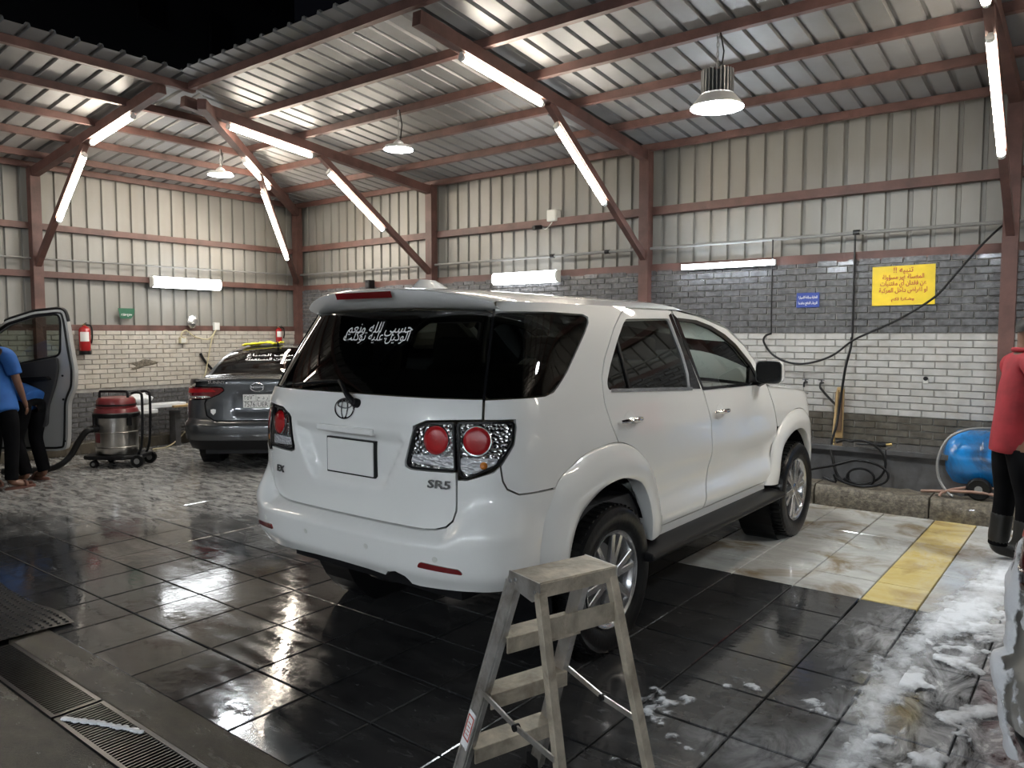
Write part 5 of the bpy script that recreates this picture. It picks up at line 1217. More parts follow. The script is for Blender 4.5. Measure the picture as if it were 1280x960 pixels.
    def hairf(a, b):
        th = 2 * math.pi * a; ph = (math.pi * .60) * b; v = ax * math.cos(ph) + (fw * math.cos(th) + rt_ * math.sin(th)) * math.sin(ph)
        r_ = .100 - .034 * smooth01((v.dot(fw) - .15) / .4) * smooth01((.50 - v.dot(ax)) / .4) - .012 * smooth01((.05 - v.dot(ax)) / .4)
        return hc + ax * .028 + fw * v.dot(fw) * r_ * 1.02 + rt_ * v.dot(rt_) * r_ * .90 + ax * v.dot(ax) * r_ * 1.08
    mb.grid(hairf, 28, 12); mb.build('hair', 'hair', t, 80)
    return t
def stand(lean=(0, 0), dx=0):
    J = dict(pelvis=(0, 0, .92), chest=(lean[0] * .6, lean[1] * .6, 1.28), neck=(lean[0], lean[1], 1.50), head=(lean[0] * 1.15, lean[1] * 1.15 + .02, 1.63))
    for s, k in (('R', 1), ('L', -1)):
        cx_, cy_, cz_ = J['chest']
        J.update({'sh' + s: (cx_ + k * .185, cy_, 1.395), 'el' + s: (cx_ + k * .235, cy_ - .02, 1.10), 'wr' + s: (cx_ + k * .23, cy_ + .06, .86), 'hip' + s: (k * .095, 0, .87), 'kn' + s: (k * .105, .02, .47), 'an' + s: (k * .11, -.02, .075), 'toe' + s: (k * .13, .15, .03)})
    return J
# man in red polo and rubber boots, facing along the kerb, hands forward
J = stand((0, .06)); J.update(elR=(.20, .20, 1.10), wrR=(.12, .42, 1.02), elL=(-.20, .22, 1.10), wrL=(-.12, .43, 1.04), pnR=(0, 0, -1), pnL=(0, 0, -1), tdR=(-1, 0, 0), tdL=(1, 0, 0), anR=(.10, .06, .075), toeR=(.12, .23, .03), knR=(.10, .07, .47))
person('man in a red polo shirt and dark rubber boots beside the blue tank', (-.52, 6.27, 0), R(-62), J, 'cloth_red', 'boot')
# two men in blue at the van door
J = stand((-.20, .12)); J.update(bulk=1.1, elR=(.13, .10, 1.12), wrR=(.16, .16, .90), tdR=(-.3, 1, 0), pnR=(-1, 0, 0), elL=(-.42, .30, 1.15), wrL=(-.44, .52, 1.12), tdL=(1, 0, 0), pnL=(0, 0, -1), toeR=(.20, .12, .03), knL=(-.10, .06, .47))
p1 = person('man in a blue shirt standing in sandals at the open van door', (-8.96, 2.92, 0), R(38), J, 'cloth_blue', 'sandal')
text(arabic('مغسلة'), .08, 'white_print', 'shirt_lettering', p1, frame((-.07, -.045, 1.32), (1, 0, 0), (0, .15, 1)), .18, ext=.002)
J = stand(); J.update(hem=.05, pelvis=(0, -.05, .90), chest=(-.02, .33, 1.05), neck=(-.02, .55, 1.10), head=(-.02, .68, 1.12), face=(0, .3, -1), shR=(.18, .38, 1.06), shL=(-.2, .38, 1.06), elR=(.2, .45, .78), wrR=(.17, .58, .58), elL=(-.2, .50, .80), wrL=(-.17, .66, .66), pnR=(0, 1, 0), pnL=(0, 1, 0), hipR=(.095, -.05, .86), hipL=(-.095, -.05, .86), knR=(.11, .03, .46), knL=(-.11, .05, .46), anR=(.11, -.08, .075), anL=(-.11, -.08, .075), toeR=(.13, .10, .03), toeL=(-.13, .10, .03))
person('man in blue bending over into the van door', (-9.20, 3.27, 0), R(112), J, 'cloth_blue', 'sandal')

# ------------------------------------------------------------------ van with its door open
HX, HY = -9.86, 2.92                                               # door hinge
vh = Vector((-.87, .493, 0)); vr = Vector((.493, .87, 0))           # heading, right-hand side
van = thing('van', 'silver van parked at the left wall with its front door wide open', 'car', (HX, HY, 0), math.atan2(-vh.x, vh.y))
# local x = right, y = forward, hinge at origin
def van_sec(y): return 1.0
prof = [(-.02, .30), (.0, .45), (.0, 1.05), (-.03, 1.15), (-.10, 1.70), (-.16, 1.88), (-.35, 1.95)]
def van_side(y0, y1, nm, zmin=0, zmax=7, mt='van_silver', sgn=1):
    pr = prof[zmin:zmax]
    def f(a, b):
        x, z = pr[round(b * (len(pr) - 1))]; return (x if sgn > 0 else -1.66 - x, y0 + (y1 - y0) * a, z)
    return MB().grid(f, 2, len(pr) - 1).build(nm, mt, van, 40)
van_side(-3.6, -1.22, 'side_panel', 0, 3); van_side(-3.6, -1.22, 'side_window', 2, 5, 'glass_dark'); van_side(-3.6, -1.22, 'roof_rail', 4, 7)
van_side(-3.6, .05, 'side_panel', 0, 3, sgn=-1); van_side(-3.6, .05, 'side_window', 2, 5, 'glass_dark', -1); van_side(-3.6, .05, 'roof_rail', 4, 7, sgn=-1)
van_side(-1.26, -1.14, 'door_pillar', 0, 7); van_side(.0, .42, 'front_wing', 0, 3); van_side(.0, .42, 'front_wing', 0, 3, sgn=-1)
MB().grid(lambda a, b: (-.25 - 1.16 * a, -3.6 + 3.5 * b, 1.95 + .04 * math.sin(math.pi * a)), 6, 2).build('roof', 'van_silver', van, 60)
MB().grid(lambda a, b: (-.10 - 1.46 * a, -.1 + .50 * b + .06 * math.sin(math.pi * a), 1.92 - .80 * b), 6, 3).build('windscreen', 'glass_mid', van, 60)
MB().grid(lambda a, b: (-.0 - 1.66 * a, .42 + .10 * math.sin(math.pi * a), 1.14 - .80 * b), 8, 2).build('front_panel', 'van_silver', van, 60)
MB().grid(lambda a, b: (-.0 - 1.66 * a, -3.6, 1.94 - 1.6 * b), 4, 2).build('tailgate', 'van_silver', van)
MB().box(-1.60, -.05, -3.5, .35, .32, .55).build('floor_pan', 'black_plastic', van)
MB().box(-1.55, -.15, -.35, .02, .55, 1.05).build('dashboard', 'interior_dark', van, bevel=.05)
for x in (-.48, -1.18):
    s_ = MB().box(x - .25, x + .25, -1.15, -.65, .55, .85).build('seat', 'interior_dark', van, bevel=.04); MB().bar((x, -1.10, .83), (x, -1.25, 1.45), .5, .13, (0, 1, 0)).build('seat_back', 'interior_dark', s_, bevel=.04)
for x, sg in ((-.13, 1), (-1.53, -1)):
    for y in (-.25, -2.75): wheel(van, (x, y - .2, .33), sg, .33, .2, .2, 5, False)
# the door itself: lies along d from the hinge, seen from its inner side
dm = thing('front_door', None, None, (0, 0, 0)); dm.parent = van
ddir = Vector((.788, .616, 0)); lx = Vector((ddir.dot(vr), ddir.dot(vh), 0)); dm.rotation_euler = (0, 0, math.atan2(lx.y, lx.x))
# door local: x from hinge to latch edge, y = outer side (+), z up
DO = [(.02, .42), (.05, .34), (.20, .31), (.98, .31), (1.06, .33), (1.08, .45), (1.10, .85), (1.175, 1.02), (1.185, 1.20), (1.15, 1.45), (1.115, 1.75), (1.09, 1.845), (1.03, 1.865), (.75, 1.835), (.45, 1.74), (.20, 1.56), (.02, 1.30)]
DW = [(.15, 1.20), (.99, 1.365), (1.02, 1.40), (1.035, 1.74), (1.01, 1.80), (.75, 1.775), (.48, 1.69), (.25, 1.53), (.13, 1.40)]
def door_plate(y0, y1, nm, mt, out, hole, bev=0):
    vv, ee, ff, *_ = geometry.delaunay_2d_cdt([Vector(p_) for p_ in out + hole], [(i, (i + 1) % len(out)) for i in range(len(out))] + [(len(out) + i, len(out) + (i + 1) % len(hole)) for i in range(len(hole))], [], 0, 1e-5)
    mb = MB()
    for yy, fl_ in ((y0, False), (y1, True)):
        fs = []
        for f in ff:
            c = (sum(vv[i][0] for i in f) / 3, sum(vv[i][1] for i in f) / 3)
            if pip(c, out) and not (hole and pip(c, hole)): fs.append(tuple(f) if not fl_ else tuple(f)[::-1])
        mb.add([(v[0], yy, v[1]) for v in vv], fs)
    for lp in [out] + ([hole] if hole else []):
        k = len(lp); mb.add([(p_[0], y0, p_[1]) for p_ in lp] + [(p_[0], y1, p_[1]) for p_ in lp], [(i, (i + 1) % k, (i + 1) % k + k, i + k) for i in range(k)])
    return mb.build(nm, mt, dm, bevel=bev)
DOr, DWr = rounded(DO, .05), rounded(DW, .04)
door_plate(0, .07, 'door_frame', 'van_silver', DOr, DWr)
door_plate(.03, .034, 'door_window', 'glass_light', inset(DWr, -.01), [])
sl = inset(DOr, .035); MB().sweep([(p_[0], -.004, p_[1]) for p_ in sl], .012, 6, True).build('door_seal', 'black_rubber', dm, 60)
sl = inset(DWr, -.012); MB().sweep([(p_[0], -.002, p_[1]) for p_ in sl], .012, 6, True).build('window_seal', 'black_rubber', dm, 60)
MB().sweep([(p_[0] + .005, .02, p_[1] + .008) for p_ in DOr if p_[1] > 1.72 and p_[0] > .4], .022, 6).build('rain_visor', 'black_plastic', dm, 60)
TR = [(.10, .60), (.55, .56), (.88, .58), (.90, .80), (.98, 1.02), (1.02, 1.20), (1.02, 1.35), (.12, 1.18), (.06, 1.0)]
tr = MB().prism(rounded(TR, .05), 'y', -.045, -.0).build('door_trim', 'interior_dark', dm, bevel=.012)
MB().prism(rounded([(.25, .98), (.45, 1.12), (.92, 1.14), (.96, 1.10), (.55, 1.05), (.40, .95)], .02), 'y', -.10, -.04).build('armrest', 'black_plastic', tr, bevel=.012)
MB().bar((.60, -.055, .79), (.80, -.055, .81), .012, .012).build('pocket_edge', 'conduit', tr)
MB().box(1.075, 1.10, .01, .03, .93, .96).build('latch', 'conduit', dm)
for z in (.42, .88, 1.14): MB().cyl((1.05, -.002, z), (1.05, -.008, z), .012, n=10).build('door_bolt', 'black_rubber', dm)
mi = MB().ball((.16, .20, 1.40), .14, 14, (.75, .5, 1.0), 10).build('wing_mirror', 'black_plastic', dm, 60)
MB().bar((.10, .05, 1.28), (.15, .17, 1.32), .05, .04).build('mirror_foot', 'black_plastic', mi)

# ------------------------------------------------------------------ drain in the floor
for k, (x0, x1) in enumerate(((-4.42, -3.42), (-3.40, -2.40), (-2.38, -1.38))):
    t = thing('drain_grate', ('dirty steel drain grate next to the rubber mat', 'steel drain grate with a smear of foam across its bars', 'clean end section of the steel drain grate')[k], 'drain grate', (x0, 1.255, 0), 0, 'drain grates in the gutter')
    w_ = x1 - x0
    for y0 in (0, .185): MB().box(0, w_, y0, y0 + .018, -.045, .004).build('side_bar', 'drain_metal', t)
    for xx in (0, w_ - .012): MB().box(xx, xx + .012, .018, .185, -.03, .003).build('end_bar', 'drain_metal', t)
    mb = MB(); n = int(w_ / .021)
    for i in range(1, n): mb.box(i * w_ / n - .0032, i * w_ / n + .0032, .016, .187, -.022, .002)
    tag(mb.build('bars', 'drain_metal', t), kind='stuff')
    MB().box(.02, w_ - .02, .08, .10, -.028, -.006).build('cross_bar', 'drain_metal', t)
def foam_blob(pts, r, name, label):
    mb = MB()
    for i in range(len(pts) - 1):
        a, b = Vector(pts[i]), Vector(pts[i + 1]); n = max(2, int((b - a).length / (r * .5)))
        for k in range(n):
            p_ = a.lerp(b, k / n) + Vector((random.uniform(-r, r) * .4, random.uniform(-r, r) * .4, 0)); mb.ball(p_, r * random.uniform(.6, 1.1), 9, (1.2, 1.0, .35), 6)
    o = mb.build(name, 'foam', None, 80); tag(o, label, 'foam', kind='stuff'); return o
foam_blob([(-3.36, 1.28, .006), (-3.25, 1.34, .006), (-3.10, 1.40, .006), (-3.0, 1.43, .006)], .015, 'soap_foam', 'smear of white soap foam lying across the drain grate')
mt_ = thing('rubber_mat', 'black studded rubber mat covering the end of the drain', 'mat', (-5.95, 1.26, 0))
MB().grid(lambda a, b: (1.50 * a, .50 * b + .02 * math.sin(9 * a), .010 + .012 * math.sin(7 * a + 2 * b) ** 2 * a), 24, 8).build('sheet', 'black_rubber', mt_, 60)
mb = MB()
for i in range(36):
    for j in range(12): mb.lathe([(.010, 0), (.008, .006), (.001, .007)], 6, (.03 + i * .0412, .03 + j * .041, .010 + .012 * math.sin(7 * i / 36 + 2 * j / 12) ** 2 * i / 36), cap=False)
tag(mb.build('studs', 'black_rubber', mt_), kind='stuff')

# ------------------------------------------------------------------ soap foam on floor and car
from mathutils import noise as mnz
def fbm(x, y, z=0, o=4): return mnz.fractal(Vector((x, y, z)), .8, 2.1, o)
def seg_d(p, path):
    best = 9
    for (ax_, ay), (bx, by) in zip(path[:-1], path[1:]):
        vx, vy = bx - ax_, by - ay; t = max(0, min(1, ((p[0] - ax_) * vx + (p[1] - ay) * vy) / (vx * vx + vy * vy)))
        best = min(best, math.hypot(p[0] - ax_ - vx * t, p[1] - ay - vy * t))
    return best
def foam_field(x0, x1, y0, y1, st, fn, name, label):
    nx, ny = int((x1 - x0) / st), int((y1 - y0) / st); mb = MB(); idx = {}
    hv = {}; th = []
    for i in range(nx + 1):
        for j in range(ny + 1):
            x, y = x0 + i * st, y0 + j * st; hv[i, j] = fn(x, y)
    def vid(i, j):
        if (i, j) not in idx:
            h_ = hv[i, j]; idx[i, j] = len(mb.v); th.append(h_); mb.v.append((x0 + i * st, y0 + j * st, .0025 + max(0, min(.018, h_ * .05))))
        return idx[i, j]
    for i in range(nx):
        for j in range(ny):
            if any(hv[a, b] > -.16 for a, b in ((i, j), (i + 1, j), (i + 1, j + 1), (i, j + 1))): mb.f.append((vid(i, j), vid(i + 1, j), vid(i + 1, j + 1), vid(i, j + 1)))
    o = mb.build(name, 'foam_film', None, 80, fix=False); o.data.attributes.new('thick', 'FLOAT', 'POINT').data.foreach_set('value', th); tag(o, label, 'foam', kind='stuff'); return o
band = [(-.66, 2.3), (-.71, 2.94), (-.73, 3.6), (-.74, 3.9), (-.72, 4.4), (-.63, 4.88), (-.55, 5.39), (-.45, 6.2)]
def f1(x, y):
    n = fbm(x * 2.6, y * 1.5) ; n2 = fbm(x * 11, y * 9, 3); d = seg_d((x, y), band) + n * .07
    m = (.095 + .13 * max(0, (y - 4.2)) * (1 if y < 5.4 else .6) * .6) - d
    return m * 2.2 + n2 * .10
foam_field(-1.25, -.1, 2.2, 6.3, .017, f1, 'soap_foam', 'thick streak of white soap foam running along the floor past the silver car')
def f2(x, y):
    n = fbm(x * 3.2 + 4, y * 3.2, 1); n2 = fbm(x * 13, y * 13, 5)
    e = -.95 - x if x < -.95 else 0
    return n * .55 + n2 * .28 - .17 - .25 * max(0, y - 3.6) - .6 * max(0, -1.25 - x)
foam_field(-1.7, -.72, 1.9, 3.6, .014, f2, 'soap_foam', 'broken flecks of soap foam spread over the dark tiles beside the ladder')
def f3(x, y):
    n = fbm(x * 4.5 + 1.5 * fbm(x * 2, y * 2, 8), y * 2.2, 2); n2 = fbm(x * 13, y * 9, 7)
    return n * .6 + n2 * .22 - .03
foam_field(-.70, -.02, 1.9, 5.6, .017, f3, 'soap_foam', 'marbled sheet of soap foam on the floor under the silver car')
# foam clinging to the silver car
mb = MB(); st = .016; base = Matrix.LocRotScale(silver_car.location, silver_car.rotation_euler, None); th = []
def fcar(u, z): return fbm(u * 4.2 + 7, z * 3.4, 4) * .50 + fbm(u * 14, z * 12, 9) * .20 + .35 * smooth01((z - .98) / .08) - .10 + .25 * smooth01((.40 - z) / .1) + .35 * smooth01((.05 - abs(u + .93)) / .05) + .12 * smooth01((.10 - abs(z - .78)) / .08)
us0 = [-1.6 + st * i for i in range(int(2.6 / st))]; zs0 = [.28 + st * j for j in range(int(.78 / st))]
hv = {(i, j): fcar(u, z) for i, u in enumerate(us0) for j, z in enumerate(zs0)}; idx = {}
def vid(i, j):
    if (i, j) not in idx:
        u, z = us0[i], zs0[j]; p_ = base @ (VS.P(u, z) + VS.Nn(u, z) * (.030 * max(0, min(1, hv[i, j] * 2.2)) ** .7 + (.038 if z < .60 else .006))); idx[i, j] = len(mb.v); th.append(hv[i, j]); mb.v.append(tuple(p_))
    return idx[i, j]
for i in range(len(us0) - 1):
    for j in range(len(zs0) - 1):
        if any(hv[a, b] > -.14 for a, b in ((i, j), (i + 1, j), (i + 1, j + 1), (i, j + 1))): mb.f.append((vid(i, j), vid(i + 1, j), vid(i + 1, j + 1), vid(i, j + 1)))
fo_ = mb.build('soap_foam', 'foam_puff', None, 80, fix=False); fo_.data.attributes.new('thick', 'FLOAT', 'POINT').data.foreach_set('value', th)
tag(fo_, 'white soap foam clinging to the silver car bumper and boot', 'foam', kind='stuff')

# ------------------------------------------------------------------ things on and along the right wall
def sign(name, label, cat, c, w_, h_, material, lines, ax=(1, 0, 0), mt='red_print', th=.006):
    """a board on a wall; ax runs to the right along its face"""
    ax = Vector(ax); n = ax.cross(Vector((0, 0, 1))); t = thing(name, label, cat, c)
    vs = [tuple(ax * a + n * b + Vector((0, 0, z))) for b in (-th, 0) for a, z in ((-w_ / 2, -h_ / 2), (w_ / 2, -h_ / 2), (w_ / 2, h_ / 2), (-w_ / 2, h_ / 2))]
    MB().add(vs, [(0, 3, 2, 1), (4, 5, 6, 7), (0, 1, 5, 4), (1, 2, 6, 5), (2, 3, 7, 6), (3, 0, 4, 7)]).build('board', material, t)
    for tx, z, sz, wd in lines: text(tx, sz, mt, 'lettering', t, frame(n * .0015 + Vector((0, 0, z)), ax, (0, 0, 1)), wd, ext=.0005, bold=.001)
    return t
sg_ = sign('notice_sign', 'yellow notice sign with red Arabic lettering on the grey bricks', 'sign', (-1.594, YR - .014, 2.06), .545, .375, 'sign_yellow',
     [(arabic('تنبيه !!'), .145, .070, .17), (arabic('المغسلة غير مسؤولة'), .080, .060, .36), (arabic('عن فقدان أي مقتنيات'), .020, .060, .40), (arabic('او اغراض داخل المركبة'), -.045, .060, .42), (arabic('وشكرا لكم'), -.13, .035, .20)])
sg_.rotation_euler = (0, R(-.6), 0)
sign('small_sign', 'small blue sign with white Arabic lettering on the grey bricks', 'sign', (-2.477, YR - .012, 1.943), .228, .150, 'sign_blue', [(arabic('العناية بسلامة السيارة'), .028, .036, .19), (arabic('الرجاء الدفع مقدما'), -.03, .036, .19)], mt='white_print')
sign('arrow_plate', 'small dark green shield-shaped sign on the left metal wall', 'sign', (XL + .02, 5.18, 1.87), .22, .05, 'sign_green', [(arabic('مخرج طوارئ'), .0, .04, .15)], (0, 1, 0), 'white_print')
gp = [o for o in C.objects if o.name.startswith('board') and o.parent and o.parent.name.startswith('arrow_plate')][0]
gp.data = MB().prism([(-.115, .085), (.115, .085), (.105, .0), (.06, -.06), (-.09, -.06)], 'x', -.006, .0).mesh('board', 'sign_green')
def box_thing(name, label, cat, c, parts):
    t = thing(name, label, cat, c)
    for nm, b, mt, bv in parts: MB().box(*b).build(nm, mt, t, bevel=bv)
    return t
box_thing('junction_box', 'cream electrical junction box on the metal wall above a girt', 'junction box', (-5.68, YR + .02, 3.10), [('case', (-.075, .075, -.05, .06, -.075, .075), 'plastic_white', .012), ('lid', (-.065, .065, -.056, -.05, -.065, .065), 'plastic_white', .004)])
cc = thing('security_camera', 'small dark security camera below the cream junction box', 'camera', (-5.84, YR - .01, 2.965))
MB().cyl((.0, -.02, 0), (-.03, -.14, -.02), .028, .03, 14).build('barrel', 'black_plastic', cc, 50); MB().cyl((0, .02, .0), (0, -.03, 0), .022, n=12).build('mount', 'conduit', cc, 50); MB().sweep(spline([(0, -.01, .0), (.08, -.02, -.03), (.16, .0, .05)], 5), .006, 6).build('lead', 'plastic_white', cc, 60)
sp_ = thing('loudspeaker', 'small black loudspeaker on the girt near the wall corner', 'speaker', (-9.08, YR - .02, 2.36))
MB().box(-.048, .048, -.10, .02, -.065, .065).build('cabinet', 'black_plastic', sp_, bevel=.01); MB().cyl((0, -.102, -.012), (0, -.106, -.012), .034, n=18).build('cone', 'interior_dark', sp_)
for x, z in ((-4.85, 2.585), (-2.02, 2.59), (-5.66, 2.585)):
    o = thing('pipe_coupling', {-4.85: 'dark pipe coupling on the water pipe close to the third post', -2.02: 'dark pipe coupling above the yellow sign hose', -5.66: 'pipe coupling on the water pipe above the wide batten lamp'}[x], 'pipe fitting', (x, YR - .03, z))
    MB().cyl((-.03, 0, 0), (.03, 0, 0), .026, n=12).build('sleeve', 'drain_metal', o, 50); MB().cyl((0, 0, 0), (0, .04, 0), .014, n=8).build('bracket', 'conduit', o, 50)
def hose(name, label, pts, r, material='black_rubber', n=8, cat='hose', group=None):
    o = MB().sweep(spline(pts, n), r, 8).build(name, material, None, 60); return tag(o, label, cat, group)
yh = YR - .04
hose('drop_pipe', 'thin dark pipe dropping from the water pipe beside the blue sign', [(-2.84, yh, 2.58), (-2.842, yh, 2.1), (-2.838, yh, 1.60)], .008, 'drain_metal', cat='pipe')
hose('drop_pipe', 'thin dark pipe dropping from the water pipe beside the yellow sign', [(-2.03, yh, 2.585), (-2.03, yh, 2.1), (-2.03, yh, 1.55)], .010, 'drain_metal', cat='pipe')
ho = [(-.78, 2.57), (-.90, 2.44), (-1.033, 2.279), (-1.165, 2.107), (-1.302, 1.938), (-1.55, 1.765), (-1.756, 1.654), (-1.998, 1.537), (-2.189, 1.385), (-2.42, 1.30), (-2.622, 1.304), (-2.789, 1.383), (-2.884, 1.508), (-2.869, 1.575), (-2.825, 1.60)]
hose('wash_hose', 'long black hose sagging along the wall from the pipe past the yellow sign', [(x, 7.98 + (.05 if i in (0, 14) else 0), z) for i, (x, z) in enumerate(ho)], .0105, n=6)
hose('wash_hose', 'black hose hanging down the wall into a coil on the ledge', [(-2.03, 8.03, 1.56), (-2.02, 7.98, 1.47), (-2.06, 7.96, 1.26), (-2.09, 7.93, .95), (-2.10, 7.85, .70), (-2.09, 7.66, .56), (-2.06, 7.57, .45), (-2.0, 7.53, .28), (-1.92, 7.50, .215)], .012, n=6)
def coil(c, rx, rz_, a0, a1, dy=0.0, n=16): return [(c[0] + rx * math.cos(a0 + (a1 - a0) * i / n), c[1] + dy * i / n, max(.205, c[2] + rz_ * math.sin(a0 + (a1 - a0) * i / n))) for i in range(n + 1)]
hose('wash_hose', 'big loop of black hose leaning against the stone ledge', [(-2.04, 7.66, .56), (-1.95, 7.59, .60)] + coil((-1.80, 7.56, .41), .22, .20, 2.0, -2.2, -.06), .0115, n=4)
hose('wash_hose', 'flat oval loops of black hose lying on the kerb', [(-2.40, 7.50, .215), (-2.234, 7.49, .30), (-2.016, 7.48, .365)] + coil((-1.77, 7.47, .32), .235, .115, 1.9, -2.9, -.05) + [(-1.98, 7.43, .22), (-2.1, 7.45, .25)], .0115, n=4)
hose('wash_hose', 'small round loop of black hose on the kerb', coil((-1.78, 7.48, .275), .115, .085, 3.4, -3.4, .04, 20), .011, n=3)
lc = thing('spray_lance', 'black pressure washer lance with brass tip lying on the ledge', 'spray lance', (-1.72, 7.72, .545))
MB().sweep([(-.16, 0, .01), (0, 0, .012), (.03, 0, .016)], .009, 8).build('tube', 'drain_metal', lc, 60); MB().sweep([(.0, 0, .014), (.10, .0, .022)], [.018, .022], 8).build('grip', 'black_plastic', lc, 60); MB().sweep([(.10, 0, .022), (.15, 0, .03)], [.012, .016], 8).build('tip', 'brass', lc, 60); MB().sweep(spline([(.03, 0, .01), (.05, -.02, .012), (.08, -.02, .016)], 4), .005, 6).build('trigger', 'black_plastic', lc, 60)
br = thing('scrubbing_brush', 'long handled wooden brush leaning upright against the wall', 'brush', (-2.13, 7.86, .54))
MB().sweep([(0, 0, 0), (.0, .06, .24), (.0, .12, .50)], [.016, .014, .013], 8).build('handle', 'wood', br, 60)
MB().prism([(-.03, .02), (.05, .02), (.055, .50), (.04, .53), (-.01, .53), (-.025, .46)], 'y', .13, .16).build('brush_board', 'wood', br, bevel=.006); MB().box(-.02, .045, .105, .13, .10, .48).build('bristles', 'bristle_dark', br)
MB().cyl((0, -.002, .0), (0, .004, .05), .02, n=10).build('ferrule', 'brass', br, 50)
for x, l_ in ((-2.47, 'brass wall tap without a hose above the ledge'), (-2.31, 'wall tap feeding a short black hose above the ledge')):
    t = thing('wall_tap', l_, 'tap', (x, YR - .005, 1.10))
    MB().cyl((0, .01, 0), (0, -.06, 0), .012, n=10).build('stem', 'drain_metal', t, 50); MB().sweep(spline([(0, -.055, 0), (0, -.085, -.005), (0, -.09, -.045)], 4), .010, 8).build('spout', 'drain_metal', t, 60); MB().bar((-.03, -.045, .03), (.03, -.045, .03), .012, .008).build('lever', 'drain_metal', t); MB().cyl((0, -.045, .0), (0, -.045, .03), .007, n=8).build('spindle', 'drain_metal', t)
hose('tap_hose', 'short black hose slanting from the wall tap to the brush', [(-2.31, 8.01, 1.055), (-2.26, 8.0, 1.0), (-2.19, 7.99, .93), (-2.11, 7.97, .86)], .012, n=4)
ot = thing('wall_socket', 'small dark pipe outlet in the white bricks', 'pipe fitting', (-1.373, YR - .004, 1.165))
MB().box(-.022, .022, -.012, .012, -.035, .0).build('plate', 'plastic_white', ot, bevel=.004); MB().cyl((0, .01, .012), (0, -.02, .012), .02, n=12).build('pipe_end', 'black_plastic', ot, 50)
# blue tank lying on its side on the kerb
tk = thing('air_tank', 'rusty blue steel tank lying on the ledge kerb behind the man in red', 'tank', (-1.14, 7.80, .19))
MB().lathe([(.001, -.02), (.10, -.01), (.20, .03), (.255, .09), (.265, .14), (.265, .95), (.255, 1.0), (.20, 1.06), (.001, 1.10)], 32, (0, 0, .30), (1, 0, 0), False).build('shell', 'tank_blue', tk, 50)
for x in (.30, .72): MB().lathe([(.266, x - .012), (.270, x), (.266, x + .012)], 32, (0, 0, .30), (1, 0, 0), False).build('weld_band', 'tank_blue', tk, 60)
for x in (.20, .85): MB().prism([(-.20, 0), (.20, 0), (.17, .10), (-.17, .10)], 'x', x - .02, x + .02).build('foot', 'drain_metal', tk)
MB().cyl((.55, 0, .56), (.55, 0, .60), .05, n=14).build('filler_cap', 'drain_metal', tk, 50)
hose('tank_hose', 'grey hose looped over the end of the blue tank', [(-.80, 7.75, .78), (-.95, 7.60, .775), (-1.08, 7.50, .70), (-1.15, 7.47, .52), (-1.14, 7.46, .36), (-1.07, 7.44, .24), (-1.02, 7.42, .215)], .012, 'conduit', n=5)
hose('tank_hose', 'tan hose lying along the kerb below the blue tank', [(-1.28, 7.52, .21), (-1.15, 7.46, .235), (-1.0, 7.44, .255), (-.80, 7.46, .26), (-.55, 7.5, .23)], .013, 'hose_tan', n=5)
hose('tank_hose', 'second tan hose curling under the blue tank', [(-1.12, 7.40, .205), (-1.10, 7.42, .235), (-1.0, 7.46, .275), (-.80, 7.52, .30), (-.5, 7.55, .25)], .011, 'hose_tan', n=5)
cw = thing('cart_wheel', 'black rubber wheel lying under the blue tank', 'wheel', (-.84, 7.49, .19)); MB().lathe([(.03, -.03), (.08, -.035), (.095, -.02), (.095, .02), (.08, .035), (.03, .03)], 24, (0, 0, .095), (0, 1, 0)).build('tyre', 'black_rubber', cw, 50); MB().cyl((0, -.038, .095), (0, .038, .095), .03, n=14).build('hub', 'conduit', cw, 50)

# ------------------------------------------------------------------ things on the left wall
def extinguisher(label, c, ht):
    t = thing('fire_extinguisher', label, 'fire extinguisher', c, 0, 'fire extinguishers on the left wall'); r_ = ht * .17
    MB().lathe([(.001, 0), (r_ * .9, 0), (r_, .02), (r_, ht * .78), (r_ * .8, ht * .86), (r_ * .35, ht * .90), (r_ * .35, ht * .93), (.001, ht * .93)], 24, cap=False).build('cylinder', 'extinguisher_red', t, 40)
    MB().lathe([(r_ * 1.02, 0), (r_ * 1.02, ht * .12)], 24, cap=False).build('base_ring', 'black_plastic', t, 40)
    MB().grid(lambda a, b: (r_ * 1.02 * math.cos(-1.2 + 1.6 * a), r_ * 1.02 * math.sin(-1.2 + 1.6 * a), ht * (.42 + .30 * b)), 8, 1).build('paper_label', 'plate_white', t)
    MB().bar((0, 0, ht * .95), (.10, -.02, ht * 1.0), .02, .012).build('lever', 'drain_metal', t); MB().cyl((0, 0, ht * .92), (0, 0, ht * .98), .016, n=10).build('valve', 'brass', t)
    MB().sweep(spline([(0, .02, ht * .95), (.02, .08, ht * .9), (.03, .085, ht * .6), (.02, .075, ht * .35)], 5), .011, 8).build('discharge_hose', 'black_rubber', t, 60)
    return t
extinguisher('red fire extinguisher with white label beside the open van door', (XL + .09, 4.58, 1.32), .42)
extinguisher('red fire extinguisher hanging behind the roof of the dark grey car', (XL + .10, 7.62, 1.42), .30)
fo = MB().ball((XL + .06, 6.13, 1.78), .09, 16, (.6, .95, 1.1), 12).build('foil_bundle', 'foil', None, 20)
for v in fo.data.vertices: v.co += Vector((1, 1, 1)) * mnz.noise(v.co * 22) * .018
tag(fo, 'crumpled silver foil bundle on the girt of the left wall', 'foil bundle')
box_thing('wall_socket', 'white socket box at the end of the cream cable on the girt', 'socket', (XL + .03, 6.54, 1.71), [('case', (-.03, .03, -.045, .045, -.06, .06), 'plastic_white', .008), ('face', (.03, .034, -.036, .036, -.05, .05), 'plate_white', .003)])
